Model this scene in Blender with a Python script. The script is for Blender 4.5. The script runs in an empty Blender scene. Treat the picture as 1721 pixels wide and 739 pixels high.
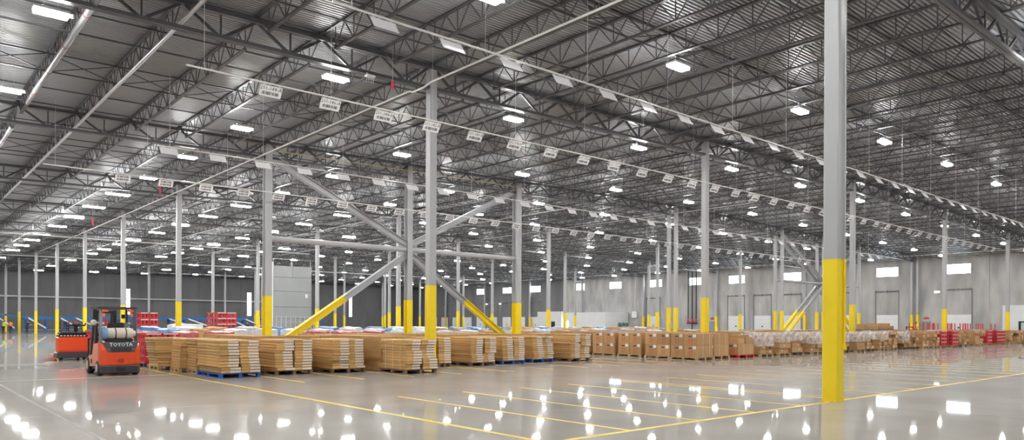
import bpy, math, random
from mathutils import Vector, Matrix

# ------------------------------------------------------------------ camera, world, exposure
SC = bpy.context.scene
COL = SC.collection
F_PX, YAW, HOR, SLOPE, CAM_Z = 1218.41, 0.853828, 543.26, 0.0043941, 1.645
cam_d = bpy.data.cameras.new('camera')
cam_d.sensor_fit = 'HORIZONTAL'; cam_d.sensor_width = 36.0
cam_d.lens = 36.0 * F_PX / 1721.0
cam_d.shift_y = (HOR - 369.5) / 1721.0
cam_d.clip_end = 600; cam_d.clip_start = 0.1
cam = bpy.data.objects.new('camera', cam_d); COL.objects.link(cam)
fw = Vector((math.cos(YAW), math.sin(YAW), 0)); up = Vector((0, 0, 1)); rt = fw.cross(up)
roll = math.atan(SLOPE)
R = Matrix((rt, up, -fw)).transposed().to_4x4()
cam.matrix_world = Matrix.Translation((0, 0, CAM_Z)) @ R @ Matrix.Rotation(roll, 4, 'Z')
SC.camera = cam

world = bpy.data.worlds.new('world'); SC.world = world; world.use_nodes = True
bg = world.node_tree.nodes['Background']
bg.inputs[0].default_value = (0.85, 0.92, 1.0, 1); bg.inputs[1].default_value = 1.0
SC.view_settings.view_transform = 'Standard'
SC.view_settings.look = 'None'
SC.view_settings.gamma = 1.0
SC.view_settings.exposure = 0.12
SC.view_settings.use_curve_mapping = False
LAMP = 235.0        # emission of the light fixtures
WINDOW = 14.0       # emission of the daylight panes
SC.cycles.caustics_reflective = False; SC.cycles.max_bounces = 6; SC.cycles.diffuse_bounces = 3; SC.cycles.glossy_bounces = 3; SC.cycles.transparent_max_bounces = 8

rng = random.Random(7)

# ------------------------------------------------------------------ site grid (metres)
U0, V0, DU, DV = 15.4653, 7.2182, 17.6444, 15.1436
def U(i): return U0 + i * DU
def V(j): return V0 + j * DV
RIDGE = U(2)
ROOF_S = 0.016
def zt(u):          # underside of the roof deck
    return 11.32 + ROOF_S * (RIDGE - U0) - ROOF_S * abs(u - RIDGE)
def project(u, v, z):
    c, s = math.cos(YAW), math.sin(YAW)
    d = c * u + s * v
    if d < 0.5: return None
    x = 860.5 + F_PX * (s * u - c * v) / d
    return x, HOR + SLOPE * (x - 860.5) - F_PX * (z - CAM_Z) / d, d
WALL_U, WALL_V = 104.2, 158.9
U_MIN, V_MIN = U(-2), V(-2)

ORD = ['zeroth', 'first', 'second', 'third', 'fourth', 'fifth', 'sixth', 'seventh', 'eighth', 'ninth', 'tenth', 'eleventh',
       'twelfth', 'thirteenth', 'fourteenth', 'fifteenth', 'sixteenth', 'seventeenth', 'eighteenth', 'nineteenth', 'twentieth']
TENS = {2: 'twenty', 3: 'thirty', 4: 'forty', 5: 'fifty', 6: 'sixty'}
def nth(n):
    if n <= 20: return ORD[n]
    t, o = divmod(n, 10)
    if o == 0: return {3: 'thirtieth', 4: 'fortieth', 5: 'fiftieth', 6: 'sixtieth'}[t]
    return TENS[t] + '-' + ORD[o]

# ------------------------------------------------------------------ materials
MATS = {}
def mat(name, col, rough=0.6, metal=0.0, var=0.12, scale=4.0, rnd=0.0, bump=0.0, stretch=(1, 1, 1), spec=0.5, coat=0.0):
    if name in MATS: return MATS[name]
    m = bpy.data.materials.new(name); m.use_nodes = True
    nt = m.node_tree; N = nt.nodes; Lk = nt.links
    b = N['Principled BSDF']
    b.inputs['Roughness'].default_value = rough; b.inputs['Metallic'].default_value = metal
    b.inputs['Specular IOR Level'].default_value = spec
    b.inputs['Coat Weight'].default_value = coat
    tc = N.new('ShaderNodeTexCoord'); mp = N.new('ShaderNodeMapping'); mp.inputs['Scale'].default_value = stretch
    Lk.new(tc.outputs['Object'], mp.inputs['Vector'])
    nz = N.new('ShaderNodeTexNoise'); nz.inputs['Scale'].default_value = scale; nz.inputs['Detail'].default_value = 5
    Lk.new(mp.outputs[0], nz.inputs['Vector'])
    mr = N.new('ShaderNodeMapRange'); mr.inputs[1].default_value = 0.25; mr.inputs[2].default_value = 0.75
    mr.inputs[3].default_value = 1 - var; mr.inputs[4].default_value = 1 + var
    Lk.new(nz.outputs[0], mr.inputs[0])
    val = mr.outputs[0]
    if rnd:
        oi = N.new('ShaderNodeObjectInfo'); m2 = N.new('ShaderNodeMapRange')
        m2.inputs[3].default_value = 1 - rnd; m2.inputs[4].default_value = 1 + rnd
        Lk.new(oi.outputs['Random'], m2.inputs[0])
        mu = N.new('ShaderNodeMath'); mu.operation = 'MULTIPLY'
        Lk.new(val, mu.inputs[0]); Lk.new(m2.outputs[0], mu.inputs[1]); val = mu.outputs[0]
    vm = N.new('ShaderNodeVectorMath'); vm.operation = 'SCALE'; vm.inputs[0].default_value = col
    Lk.new(val, vm.inputs['Scale']); Lk.new(vm.outputs[0], b.inputs['Base Color'])
    if bump:
        bp = N.new('ShaderNodeBump'); bp.inputs['Strength'].default_value = bump; bp.inputs['Distance'].default_value = 0.02
        Lk.new(nz.outputs[0], bp.inputs['Height']); Lk.new(bp.outputs[0], b.inputs['Normal'])
    MATS[name] = m
    return m
def emit(name, col, strength):
    if name in MATS: return MATS[name]
    m = bpy.data.materials.new(name); m.use_nodes = True
    b = m.node_tree.nodes['Principled BSDF']
    b.inputs['Base Color'].default_value = (*col, 1)
    b.inputs['Emission Color'].default_value = (*col, 1); b.inputs['Emission Strength'].default_value = strength
    MATS[name] = m
    return m
def film(name, col, alpha, rough=0.25):
    m = bpy.data.materials.new(name); m.use_nodes = True
    nt = m.node_tree; b = nt.nodes['Principled BSDF']
    b.inputs['Base Color'].default_value = (*col, 1); b.inputs['Roughness'].default_value = rough
    nz = nt.nodes.new('ShaderNodeTexNoise'); nz.inputs['Scale'].default_value = 6; nz.inputs['Detail'].default_value = 4
    mr = nt.nodes.new('ShaderNodeMapRange'); mr.inputs[1].default_value = .3; mr.inputs[2].default_value = .7
    mr.inputs[3].default_value = alpha * .45; mr.inputs[4].default_value = min(1, alpha * 1.5)
    tc = nt.nodes.new('ShaderNodeTexCoord')
    nt.links.new(tc.outputs['Object'], nz.inputs['Vector'])
    nt.links.new(nz.outputs[0], mr.inputs[0]); nt.links.new(mr.outputs[0], b.inputs['Alpha'])
    MATS[name] = m
    return m

def floor_material():
    m = bpy.data.materials.new('polished_concrete'); m.use_nodes = True
    nt = m.node_tree; N = nt.nodes; Lk = nt.links
    N.remove(N['Principled BSDF']); out = N['Material Output']
    tc = N.new('ShaderNodeTexCoord')
    def noise(scale, detail):
        n = N.new('ShaderNodeTexNoise'); n.inputs['Scale'].default_value = scale; n.inputs['Detail'].default_value = detail
        Lk.new(tc.outputs['Object'], n.inputs['Vector']); return n
    cr = N.new('ShaderNodeMapRange'); cr.inputs[1].default_value = .3; cr.inputs[2].default_value = .7
    cr.inputs[3].default_value = .88; cr.inputs[4].default_value = 1.1
    Lk.new(noise(0.45, 7).outputs[0], cr.inputs[0])
    vm = N.new('ShaderNodeVectorMath'); vm.operation = 'SCALE'; vm.inputs[0].default_value = FLOOR_COL
    Lk.new(cr.outputs[0], vm.inputs['Scale'])
    bp = N.new('ShaderNodeBump'); bp.inputs['Strength'].default_value = 0.012; bp.inputs['Distance'].default_value = 0.01
    Lk.new(noise(1.3, 2).outputs[0], bp.inputs['Height'])
    df = N.new('ShaderNodeBsdfDiffuse'); Lk.new(vm.outputs[0], df.inputs['Color'])
    g1 = N.new('ShaderNodeBsdfGlossy'); g1.inputs['Roughness'].default_value = 0.02
    g2 = N.new('ShaderNodeBsdfGlossy'); g2.inputs['Roughness'].default_value = 0.22
    Lk.new(bp.outputs[0], g2.inputs['Normal'])
    mg = N.new('ShaderNodeMixShader'); mg.inputs[0].default_value = 0.2
    Lk.new(g1.outputs[0], mg.inputs[1]); Lk.new(g2.outputs[0], mg.inputs[2])
    g3 = N.new('ShaderNodeBsdfGlossy'); g3.inputs['Roughness'].default_value = 0.038
    m3 = N.new('ShaderNodeMixShader'); m3.inputs[0].default_value = 0.3
    Lk.new(mg.outputs[0], m3.inputs[1]); Lk.new(g3.outputs[0], m3.inputs[2]); mg = m3
    mx = N.new('ShaderNodeMixShader')
    fr = N.new('ShaderNodeFresnel'); fr.inputs['IOR'].default_value = 1.45
    ml = N.new('ShaderNodeMath'); ml.operation = 'MULTIPLY'; ml.inputs[1].default_value = FLOOR_GLOSS
    Lk.new(fr.outputs[0], ml.inputs[0]); Lk.new(ml.outputs[0], mx.inputs[0])
    Lk.new(df.outputs[0], mx.inputs[1]); Lk.new(mg.outputs[0], mx.inputs[2])
    Lk.new(mx.outputs[0], out.inputs['Surface'])
    return m
FLOOR_COL = (0.42, 0.388, 0.348); FLOOR_GLOSS = 0.8
M_FLOOR = floor_material()
M_DECK = mat('roof_deck_paint', (0.37, 0.385, 0.405), 0.42, 0.25, 0.1, 0.4, spec=0.5)
M_STEEL = mat('grey_primed_steel', (0.082, 0.084, 0.092), 0.42, 0.1, 0.15, 2.0)
M_COLUMN = mat('grey_column_paint', (0.42, 0.43, 0.445), 0.45, 0, 0.04, 1.0)
M_YELLOW = mat('safety_yellow', (0.92, 0.69, 0.012), 0.4, 0, 0.04, 2.0)
M_LINE = mat('yellow_floor_paint', (0.80, 0.54, 0.03), 0.5, 0, 0.12, 3.0)
M_LINE_PALE = mat('worn_floor_paint', (0.55, 0.48, 0.34), 0.7, 0, 0.12, 3.0)
M_JOINT = mat('joint_filler', (0.33, 0.32, 0.305), 0.9, 0, 0.1, 5)
M_CRACK = mat('saw_cut', (0.2, 0.19, 0.18), 0.4, 0, 0.1, 5)
M_WALL = mat('tilt_up_concrete', (0.45, 0.445, 0.435), 0.8, 0, 0.32, 0.45, rnd=0.07, stretch=(1, 1.6, 0.5))
M_WALL_DARK = mat('dark_grey_concrete', (0.17, 0.172, 0.18), 0.75, 0, 0.18, 0.35, rnd=0.08, stretch=(1.3, 1.3, 0.4))  # darker grey for the back wall and the far dock wall panels
M_WHITE = mat('white_paint', (0.75, 0.76, 0.77), 0.4, 0, 0.04, 1.0)
M_DOOR = mat('white_door_panel', (0.78, 0.79, 0.80), 0.4, 0, 0.04, 1.0)
M_RAIL = mat('white_conduit', (0.72, 0.72, 0.70), 0.35, 0, 0.05, 2.0)
M_PIPE = mat('galvanised_pipe', (0.55, 0.56, 0.57), 0.3, 0.7, 0.1, 2.0)
M_SIGN = mat('white_sign_plate', (0.9, 0.9, 0.92), 0.35, 0, 0.02, 2.0)
M_INK = mat('black_ink', (0.03, 0.03, 0.03), 0.5, 0, 0.05)
M_LENS = emit('led_lens', (1.0, 0.99, 0.97), LAMP)
M_UPLIGHT = emit('led_uplight', (1.0, 0.99, 0.97), LAMP * 0.5)
M_HOUSING = mat('fixture_housing', (0.7, 0.7, 0.7), 0.4, 0.2, 0.03)
M_PANE = emit('daylight_pane', (0.86, 0.94, 1.0), WINDOW)
M_KRAFT = mat('kraft_board', (0.57, 0.345, 0.13), 0.75, 0, 0.14, 1.6, rnd=0.2, stretch=(1, 1, 6))
M_KRAFT2 = mat('kraft_carton', (0.50, 0.29, 0.13), 0.7, 0, 0.06, 1.2, rnd=0.16)
M_PANEL = mat('white_carton_print', (0.68, 0.64, 0.60), 0.6, 0, 0.05, 3, rnd=0.06)
M_LABEL = mat('paper_label', (0.8, 0.8, 0.8), 0.5, 0, 0.02)
M_REDINK = mat('red_ink', (0.6, 0.06, 0.04), 0.6, 0, 0.05)
M_STRAP = mat('white_strap', (0.72, 0.70, 0.64), 0.4, 0, 0.03)
M_WOOD = mat('pallet_wood', (0.50, 0.36, 0.19), 0.8, 0, 0.2, 2.0, rnd=0.2, stretch=(1, 6, 6))
M_WOOD_DARK = mat('aged_pallet_wood', (0.20, 0.13, 0.08), 0.85, 0, 0.2, 2.0, rnd=0.2)
M_BLUE = mat('blue_paint', (0.015, 0.10, 0.42), 0.5, 0, 0.1, 2.0)
M_CONV = mat('conveyor_blue', (0.02, 0.13, 0.38), 0.45, 0, 0.1, 0.5)
M_NAVY = mat('navy_plastic', (0.02, 0.03, 0.08), 0.5, 0, 0.1)
M_RED = mat('red_plastic', (0.60, 0.035, 0.045), 0.4, 0, 0.08, 3.0, rnd=0.12)
M_REDPOST = mat('red_post_paint', (0.62, 0.03, 0.04), 0.45, 0, 0.08)
M_DARKGOODS = mat('dark_goods', (0.09, 0.075, 0.085), 0.5, 0, 0.6, 9.0)
M_ORANGE = mat('orange_red_truck_paint', (0.86, 0.085, 0.018), 0.3, 0, 0.03, 1.0, coat=0.4)
M_SALMON = mat('salmon_side_panel', (0.80, 0.30, 0.18), 0.45, 0, 0.04, 1.0)  # lighter salmon tone than the orange counterweight
M_CHAR = mat('charcoal_metal', (0.055, 0.06, 0.07), 0.4, 0.2, 0.08, 2.0)
M_BLACK = mat('black_rubber', (0.015, 0.015, 0.017), 0.6, 0, 0.1)
M_GUARD = mat('guard_post_grey', (0.23, 0.24, 0.25), 0.4, 0.3, 0.05)
M_SILVER = mat('silver_letters', (0.75, 0.75, 0.75), 0.3, 0.3, 0.02)
M_TANK = mat('beige_gas_cylinder', (0.66, 0.60, 0.50), 0.4, 0, 0.08, 3.0)
M_SKYB = mat('pale_blue_paint', (0.2, 0.38, 0.65), 0.4, 0, 0.08)
M_AMBER = mat('amber_lens', (0.8, 0.15, 0.02), 0.3, 0, 0.05)
M_GLASSY = mat('dark_glass', (0.02, 0.025, 0.03), 0.08, 0, 0.02)
M_GREYBOX = mat('grey_sheet_metal', (0.30, 0.315, 0.32), 0.45, 0.1, 0.06, 0.5, rnd=0.06)
M_GREEN = mat('green_cylinder_paint', (0.05, 0.16, 0.12), 0.4, 0, 0.05)
M_WRAPW = mat('white_wrapped_goods', (0.66, 0.66, 0.68), 0.3, 0, 0.25, 5.0, rnd=0.1)
M_WRAPB = mat('blue_wrapped_goods', (0.10, 0.26, 0.50), 0.3, 0, 0.7, 3.0, rnd=0.3)
M_WRAPR = mat('red_wrapped_goods', (0.55, 0.14, 0.14), 0.3, 0, 0.5, 6.0, rnd=0.2)
M_FILM = film('stretch_film', (0.9, 0.89, 0.89), 0.42, 0.55)
M_SKIN = mat('skin_tone', (0.5, 0.3, 0.2), 0.5, 0, 0.03)
M_HIVIS = mat('lime_safety_vest', (0.62, 0.9, 0.06), 0.6, 0, 0.04)
M_HIVISO = mat('orange_safety_vest', (0.95, 0.27, 0.03), 0.6, 0, 0.04)
M_TROUSER = mat('dark_trousers', (0.025, 0.028, 0.04), 0.8, 0, 0.1)
M_SHIRT = mat('dark_shirt', (0.03, 0.035, 0.07), 0.8, 0, 0.1)
M_HAIR = mat('dark_hair', (0.02, 0.015, 0.01), 0.6, 0, 0.1)
M_RUST = mat('rust_red_coupling', (0.35, 0.09, 0.05), 0.6, 0, 0.1)
M_DULLPIPE = mat('dull_grey_pipe', (0.30, 0.31, 0.325), 0.35, 0.4, 0.1)
M_PINK = mat('pink_red_ribbon', (0.75, 0.06, 0.12), 0.5, 0, 0.05)

# ------------------------------------------------------------------ mesh helpers
class MB:
    def __init__(s): s.v = []; s.f = []; s.m = []; s.sm = []
    def add(s, vs, fs, m=0, smooth=False):
        o = len(s.v); s.v += [tuple(p) for p in vs]
        for f in fs: s.f.append([o + k for k in f]); s.m.append(m); s.sm.append(smooth)
        return s
    def box(s, x0, x1, y0, y1, z0, z1, m=0):
        vs = [(x0, y0, z0), (x1, y0, z0), (x1, y1, z0), (x0, y1, z0), (x0, y0, z1), (x1, y0, z1), (x1, y1, z1), (x0, y1, z1)]
        return s.add(vs, [(0, 3, 2, 1), (4, 5, 6, 7), (0, 1, 5, 4), (1, 2, 6, 5), (2, 3, 7, 6), (3, 0, 4, 7)], m)
    def cbox(s, x0, x1, y0, y1, z0, z1, c=0.02, m=0):     # box with chamfered edges all round
        def loop(z, d): return [(x0 + d, y0 + d, z), (x1 - d, y0 + d, z), (x1 - d, y1 - d, z), (x0 + d, y1 - d, z)]
        vs = loop(z0, c) + loop(z0 + c, 0) + loop(z1 - c, 0) + loop(z1, c)
        fs = [(3, 2, 1, 0), (12, 13, 14, 15)]
        for l in range(3):
            for k in range(4):
                a = l * 4 + k; b = l * 4 + (k + 1) % 4
                fs.append((a, b, b + 4, a + 4))
        return s.add(vs, fs, m)
    def sweep(s, prof, p, q, upv=(0, 0, 1), m=0, smooth=False, caps=True):
        p = Vector(p); q = Vector(q); d = (q - p).normalized(); upv = Vector(upv)
        if abs(d.dot(upv)) > 0.98: upv = Vector((0, 1, 0))
        a = d.cross(upv).normalized(); b = a.cross(d)
        n = len(prof)
        vs = [p + a * x + b * y for x, y in prof] + [q + a * x + b * y for x, y in prof]
        fs = [(k, (k + 1) % n, n + (k + 1) % n, n + k) for k in range(n)]
        s.add(vs, fs, m, smooth)
        if caps:
            s.add(vs[:n], [tuple(range(n - 1, -1, -1))], m); s.add(vs[n:], [tuple(range(n))], m)
        return s
    def bar(s, p, q, w, h, upv=(0, 0, 1), m=0, caps=True):
        w, h = w / 2, h / 2
        return s.sweep([(-w, -h), (w, -h), (w, h), (-w, h)], p, q, upv, m, False, caps)
    def tube(s, p, q, r, n=10, m=0, caps=True, r2=None):
        if r2 is None:
            return s.sweep([(r * math.cos(2 * math.pi * k / n), r * math.sin(2 * math.pi * k / n)) for k in range(n)], p, q, (0, 0, 1), m, n > 6, caps)
        p = Vector(p); q = Vector(q); d = (q - p).normalized(); u_ = Vector((0, 0, 1)) if abs(d.z) < .98 else Vector((0, 1, 0))
        a = d.cross(u_).normalized(); b = a.cross(d)
        vs = []
        for c, rr in ((p, r), (q, r2)):
            vs += [c + (a * math.cos(2 * math.pi * k / n) + b * math.sin(2 * math.pi * k / n)) * rr for k in range(n)]
        s.add(vs, [(k, (k + 1) % n, n + (k + 1) % n, n + k) for k in range(n)], m, True)
        s.add(vs[:n], [tuple(range(n - 1, -1, -1))], m); return s.add(vs[n:], [tuple(range(n))], m)
    def lathe(s, pts, c, axis='z', n=16, m=0):      # pts: (radius, along)
        vs = []
        for r, t in pts:
            for k in range(n):
                a = 2 * math.pi * k / n; x, y = r * math.cos(a), r * math.sin(a)
                vs.append({'z': (c[0] + x, c[1] + y, c[2] + t), 'x': (c[0] + t, c[1] + x, c[2] + y), 'y': (c[0] + y, c[1] + t, c[2] + x)}[axis])
        fs = []
        for l in range(len(pts) - 1):
            for k in range(n):
                a = l * n + k; b = l * n + (k + 1) % n
                fs.append((a, b, b + n, a + n))
        s.add(vs, fs, m, True)
        s.add(vs[:n], [tuple(range(n - 1, -1, -1))], m); return s.add(vs[-n:], [tuple(range(n))], m)
    def prism(s, poly, z0, z1, m=0):
        n = len(poly)
        vs = [(x, y, z0) for x, y in poly] + [(x, y, z1) for x, y in poly]
        return s.add(vs, [tuple(range(n - 1, -1, -1)), tuple(range(n, 2 * n))] + [(k, (k + 1) % n, n + (k + 1) % n, n + k) for k in range(n)], m)
    def mesh(s, name, mats):
        me = bpy.data.meshes.new(name); me.from_pydata(s.v, [], s.f)
        for mm in (mats if isinstance(mats, (list, tuple)) else [mats]): me.materials.append(mm)
        me.polygons.foreach_set('material_index', s.m); me.polygons.foreach_set('use_smooth', s.sm)
        me.update(); return me

def obj(name, me, parent=None, loc=(0, 0, 0), rz=0.0, rot=None):
    o = bpy.data.objects.new(name, me); COL.objects.link(o)
    o.location = loc; o.rotation_euler = rot if rot else (0, 0, rz)
    if parent is not None: o.parent = parent
    return o
def part(name, mb, mats, parent, loc=(0, 0, 0), rz=0.0, rot=None):
    return obj(name, mb.mesh(name, mats), parent, loc, rz, rot)
def tag(o, label, cat, group=None, kind=None):
    if label: o['label'] = label
    if cat: o['category'] = cat
    if group: o['group'] = group
    if kind: o['kind'] = kind
    return o
def thing(name, label, cat, loc=(0, 0, 0), rz=0.0, group=None):
    o = obj(name, None, None, loc, rz); o.empty_display_size = 0.2
    return tag(o, label, cat, group)
def struct(name, mb, mats, label, cat, loc=(0, 0, 0)):
    return tag(obj(name, mb.mesh(name, mats), None, loc), label, cat, None, 'structure')
CACHE = {}
def cached(key, fn):
    if key not in CACHE: CACHE[key] = fn()
    return CACHE[key]
def text_mesh(txt, size, m, extrude=0.0):
    def mk():
        cu = bpy.data.curves.new('lettering', 'FONT'); cu.body = txt; cu.size = size; cu.align_x = 'CENTER'; cu.align_y = 'CENTER'
        cu.resolution_u = 1; cu.extrude = extrude
        ob = bpy.data.objects.new('lettering_source', cu); COL.objects.link(ob)
        dg = bpy.context.evaluated_depsgraph_get()
        me = bpy.data.meshes.new_from_object(ob.evaluated_get(dg))
        bpy.data.objects.remove(ob); bpy.data.curves.remove(cu)
        me.materials.clear(); me.materials.append(m); return me
    return cached(('text', txt, size, m.name, extrude), mk)
SIGN_TXT = ['201-%d-A' % (188 - 2 * k) for k in range(24)]
for t_ in SIGN_TXT: text_mesh(t_, 0.145, M_INK)
text_mesh('TOYOTA', 0.155, M_SILVER, 0.004)

# ------------------------------------------------------------------ floor
mb = MB().box(U_MIN, WALL_U + .4, V_MIN, WALL_V + .4, -0.3, 0.0)
floor = struct('floor', mb, M_FLOOR, 'polished grey concrete warehouse floor reflecting the ceiling lights', 'floor')
def strip(u0, u1, v0, v1, m, name='floor_marking', h=0.0015):
    mb = MB().box(u0, u1, v0, v1, 0.0, h); return part(name, mb, m, floor)
W2 = 0.05
strip(6.97 - W2, 6.97 + W2, 7.27, 30.5, M_LINE)
strip(7.3, 95, 7.22 - W2, 7.22 + W2, M_LINE)
STALLS = [8.74, 10.56, 12.38, 14.14, 16.05, 16.42]
STALLS += [18.3 + 1.83 * k for k in range(22)]
for u in STALLS:
    strip(u - 0.04, u + 0.04, 7.27, 13.9, M_LINE if u < 40 else M_LINE_PALE)
for u in [8.8, 10.65, 12.36, 14.2, 16.1, 16.45] + [18.32 + 1.83 * k for k in range(22)]:
    strip(u - 0.04, u + 0.04, 18.75, 29.5, M_LINE if u < 40 else M_LINE_PALE)
strip(2.32, 2.38, -5, 120, M_JOINT, 'joint_filler', 0.001)
strip(-8, 6.9, 24.05, 24.15, M_LINE_PALE)
for v in (14.8, 37.5, 52.65, 67.8, 82.9):
    strip(-15, 6.9, v - .015, v + .015, M_CRACK, 'saw_cut_joint', 0.0008)
for u in (15.47, 24.3, 33.1, 42, 50.7, 60):
    strip(u - .012, u + .012, -5, 19, M_CRACK, 'saw_cut_joint', 0.0008)

# ------------------------------------------------------------------ roof deck, real ribs
def deck_mesh():
    mb = MB(); pitch = 0.1524; v = V_MIN; pts = []
    while v < WALL_V + .4:
        pts += [(v, 0.0), (v + .062, 0.0), (v + .072, .07), (v + .1424, .07)]
        v += pitch
    pts.append((v, 0.0))
    us = [U_MIN, RIDGE, WALL_U + .4]
    vs = []
    for u in us: vs += [(u, pv, zt(u) + pz) for pv, pz in pts]
    n = len(pts)
    fs = [(l * n + k, l * n + k + 1, (l + 1) * n + k + 1, (l + 1) * n + k) for l in (0, 1) for k in range(n - 1)]
    mb.add(vs, fs)
    a, b = V_MIN, WALL_V + .4
    vs = [(u, w, zt(u) + .3) for u in us for w in (a, b)]
    mb.add(vs, [(0, 1, 3, 2), (2, 3, 5, 4)])
    return mb
struct('ceiling', deck_mesh(), M_DECK, 'grey corrugated metal roof deck of the warehouse', 'ceiling')

# ------------------------------------------------------------------ walls
ZW = 11.6
def panel_wall(wall, axis, fixed, bounds, openings, mats, dark_from, thick=0.28):
    # panels run along 'axis', outer face at fixed + thick; openings: (centre, half, z0, z1)
    for a, b in zip(bounds[:-1], bounds[1:]):
        g = 0.012; ops = sorted([o for o in openings if a < o[0] < b], key=lambda o: o[2])
        mb = MB(); z = 0.0
        def put(x0, x1, z0, z1):
            if x1 - x0 < .01 or z1 - z0 < .01: return
            if axis == 'v': mb.box(fixed, fixed + thick, x0, x1, z0, z1)
            else: mb.box(x0, x1, fixed, fixed + thick, z0, z1)
        for c, h, z0, z1 in ops:
            put(a + g, b - g, z, z0); put(a + g, c - h, z0, z1); put(c + h, b - g, z0, z1); z = z1
        put(a + g, b - g, z, ZW)
        part('panel', mb, mats[1] if (a + b) / 2 > dark_from else mats[0], wall)
DOORS_V = [32.45, 41.2, 47.2, 55.0, 59.85, 64.5, 81.1] + [112.0 + 4.66 * k for k in range(9)]
WINS_V = [32.5, 41.2, 55.0, 64.4, 72.0, 80.7, 90.0, 99.4, 112.0, 121.3, 130.64, 140.0]
DB = [V_MIN, -7.9, 7.22, 14.8, 22.36, 29.0, 37.5, 44.6, 52.65, 57.4, 62.2, 67.8, 76.5, 82.94, 97.6, 103.8] + [109.67 + 4.66 * k for k in range(10)] + [WALL_V]
mb = MB().box(WALL_U + .28, WALL_U + .42, V_MIN, WALL_V, -.1, ZW)
wr = struct('wall_right', mb, M_WALL, 'tall concrete dock wall with white doors and high windows', 'wall')
panel_wall(wr, 'v', WALL_U, DB, [(c, 1.45, 0.0, 3.05) for c in DOORS_V] + [(c, 1.45, 8.26, 9.55) for c in WINS_V], (M_WALL, M_WALL_DARK), 104)
SLOTS_U = [12.9, 37.1, 61.5, 86.3]
bb = [U_MIN + 8.82 * k for k in range(15)]; bb[-1] = WALL_U
bb = sorted(set(bb))
mb = MB().box(U_MIN, WALL_U + .4, WALL_V + .28, WALL_V + .42, -.1, ZW)
wb = struct('wall_back', mb, M_WALL_DARK, 'dark grey far wall with narrow upright windows behind the conveyors', 'wall')
panel_wall(wb, 'u', WALL_V, bb, [(c, 0.5, 3.1, 8.2) for c in SLOTS_U], (M_WALL_DARK, M_WALL_DARK), -99)
struct('wall_left', MB().box(U_MIN - .3, U_MIN, V_MIN, WALL_V, -.1, ZW), M_WALL, 'plain concrete side wall out of the picture', 'wall')
struct('wall_front', MB().box(U_MIN, WALL_U, V_MIN - .3, V_MIN, -.1, ZW), M_WALL, 'plain concrete wall behind the viewpoint', 'wall')

def dock_window():
    mb = MB(); mb.box(.05, .14, -1.45, 1.45, 0, .06); mb.box(.05, .14, -1.45, 1.45, 1.23, 1.29)
    for y in (-1.45, -.03, 1.39): mb.box(.05, .14, y, y + .06, .06, 1.23)
    return mb.mesh('window_frame', M_WHITE)
def dock_pane(): return MB().box(.08, .11, -1.39, 1.39, .06, 1.23).mesh('window_pane', M_PANE)
for n, c in enumerate(WINS_V):
    w = tag(obj('window_%d' % (n + 1), cached('dwf', dock_window), None, (WALL_U, c, 8.26)),
            'bright high window in the dock wall, %s from the right' % nth(n + 1), 'window', None, 'structure')
    obj('pane', cached('dwp', dock_pane), w)
def slot_frame():
    mb = MB()
    for x in (-.5, .44): mb.box(x, x + .06, .05, .14, 0, 5.1)
    for z in (0, 1.7, 3.4, 5.04): mb.box(-.44, .44, .05, .14, z, z + .06)
    return mb.mesh('window_frame', M_WHITE)
for n, c in enumerate(SLOTS_U):
    w = tag(obj('window_%d' % (n + 1 + len(WINS_V)), cached('sf', slot_frame), None, (c, WALL_V, 3.1)),
            'narrow upright bright window in the dark far wall, %s from the left' % nth(n + 1), 'window', None, 'structure')
    obj('pane', cached('sp', lambda: MB().box(-.44, .44, .08, .11, .06, 5.04).mesh('window_pane', M_PANE)), w)
# dock doors with tracks
def door_section(): return MB().cbox(.02, .1, -1.44, 1.44, 0, .6, .012).mesh('door_section', M_DOOR)
def door_track():
    mb = MB(); mb.box(-.09, -.01, -.035, .035, 0, 6.2); mb.box(-.012, 0.0, -.06, .06, 0, 6.2); return mb.mesh('door_track', M_GUARD)
def door_shaft():
    mb = MB(); mb.tube((-.1, -1.6, 6.25), (-.1, 1.6, 6.25), .05, 8)
    for y in (-1.5, -.05, 1.4): mb.box(-.2, 0, y, y + .1, 6.1, 6.4)
    mb.tube((-.1, -1.4, 6.25), (-.1, -.3, 6.25), .1, 8); mb.tube((-.1, .3, 6.25), (-.1, 1.4, 6.25), .1, 8)
    return mb.mesh('door_spring_shaft', M_GUARD)
for n, c in enumerate(DOORS_V):
    e = obj('door_%d' % (n + 1), None, None, (WALL_U, c, 0)); e.empty_display_size = .2
    tag(e, 'closed white sectional dock door, %s from the right along the dock wall' % nth(n + 1), 'door', None, 'structure')
    for k in range(5): obj('door_section', cached('ds', door_section), e, (0, 0, .005 + k * .608))
    for y in (-1.52, 1.52): obj('door_track', cached('dt', door_track), e, (0, y, 0))
    obj('spring_shaft', cached('dsh', door_shaft), e)
    obj('door_handle', cached('dh', lambda: MB().tube((-.02, 0, 1.35), (.03, 0, 1.35), .12, 12).mesh('door_handle', M_CHAR)), e)
    for y in (-1.7, 1.7):
        obj('jamb_guard', cached('jg', lambda: MB().tube((-.35, 0, 0), (-.35, 0, .95), .09, 10).mesh('jamb_guard', M_YELLOW)), e, (0, y, 0))

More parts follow.
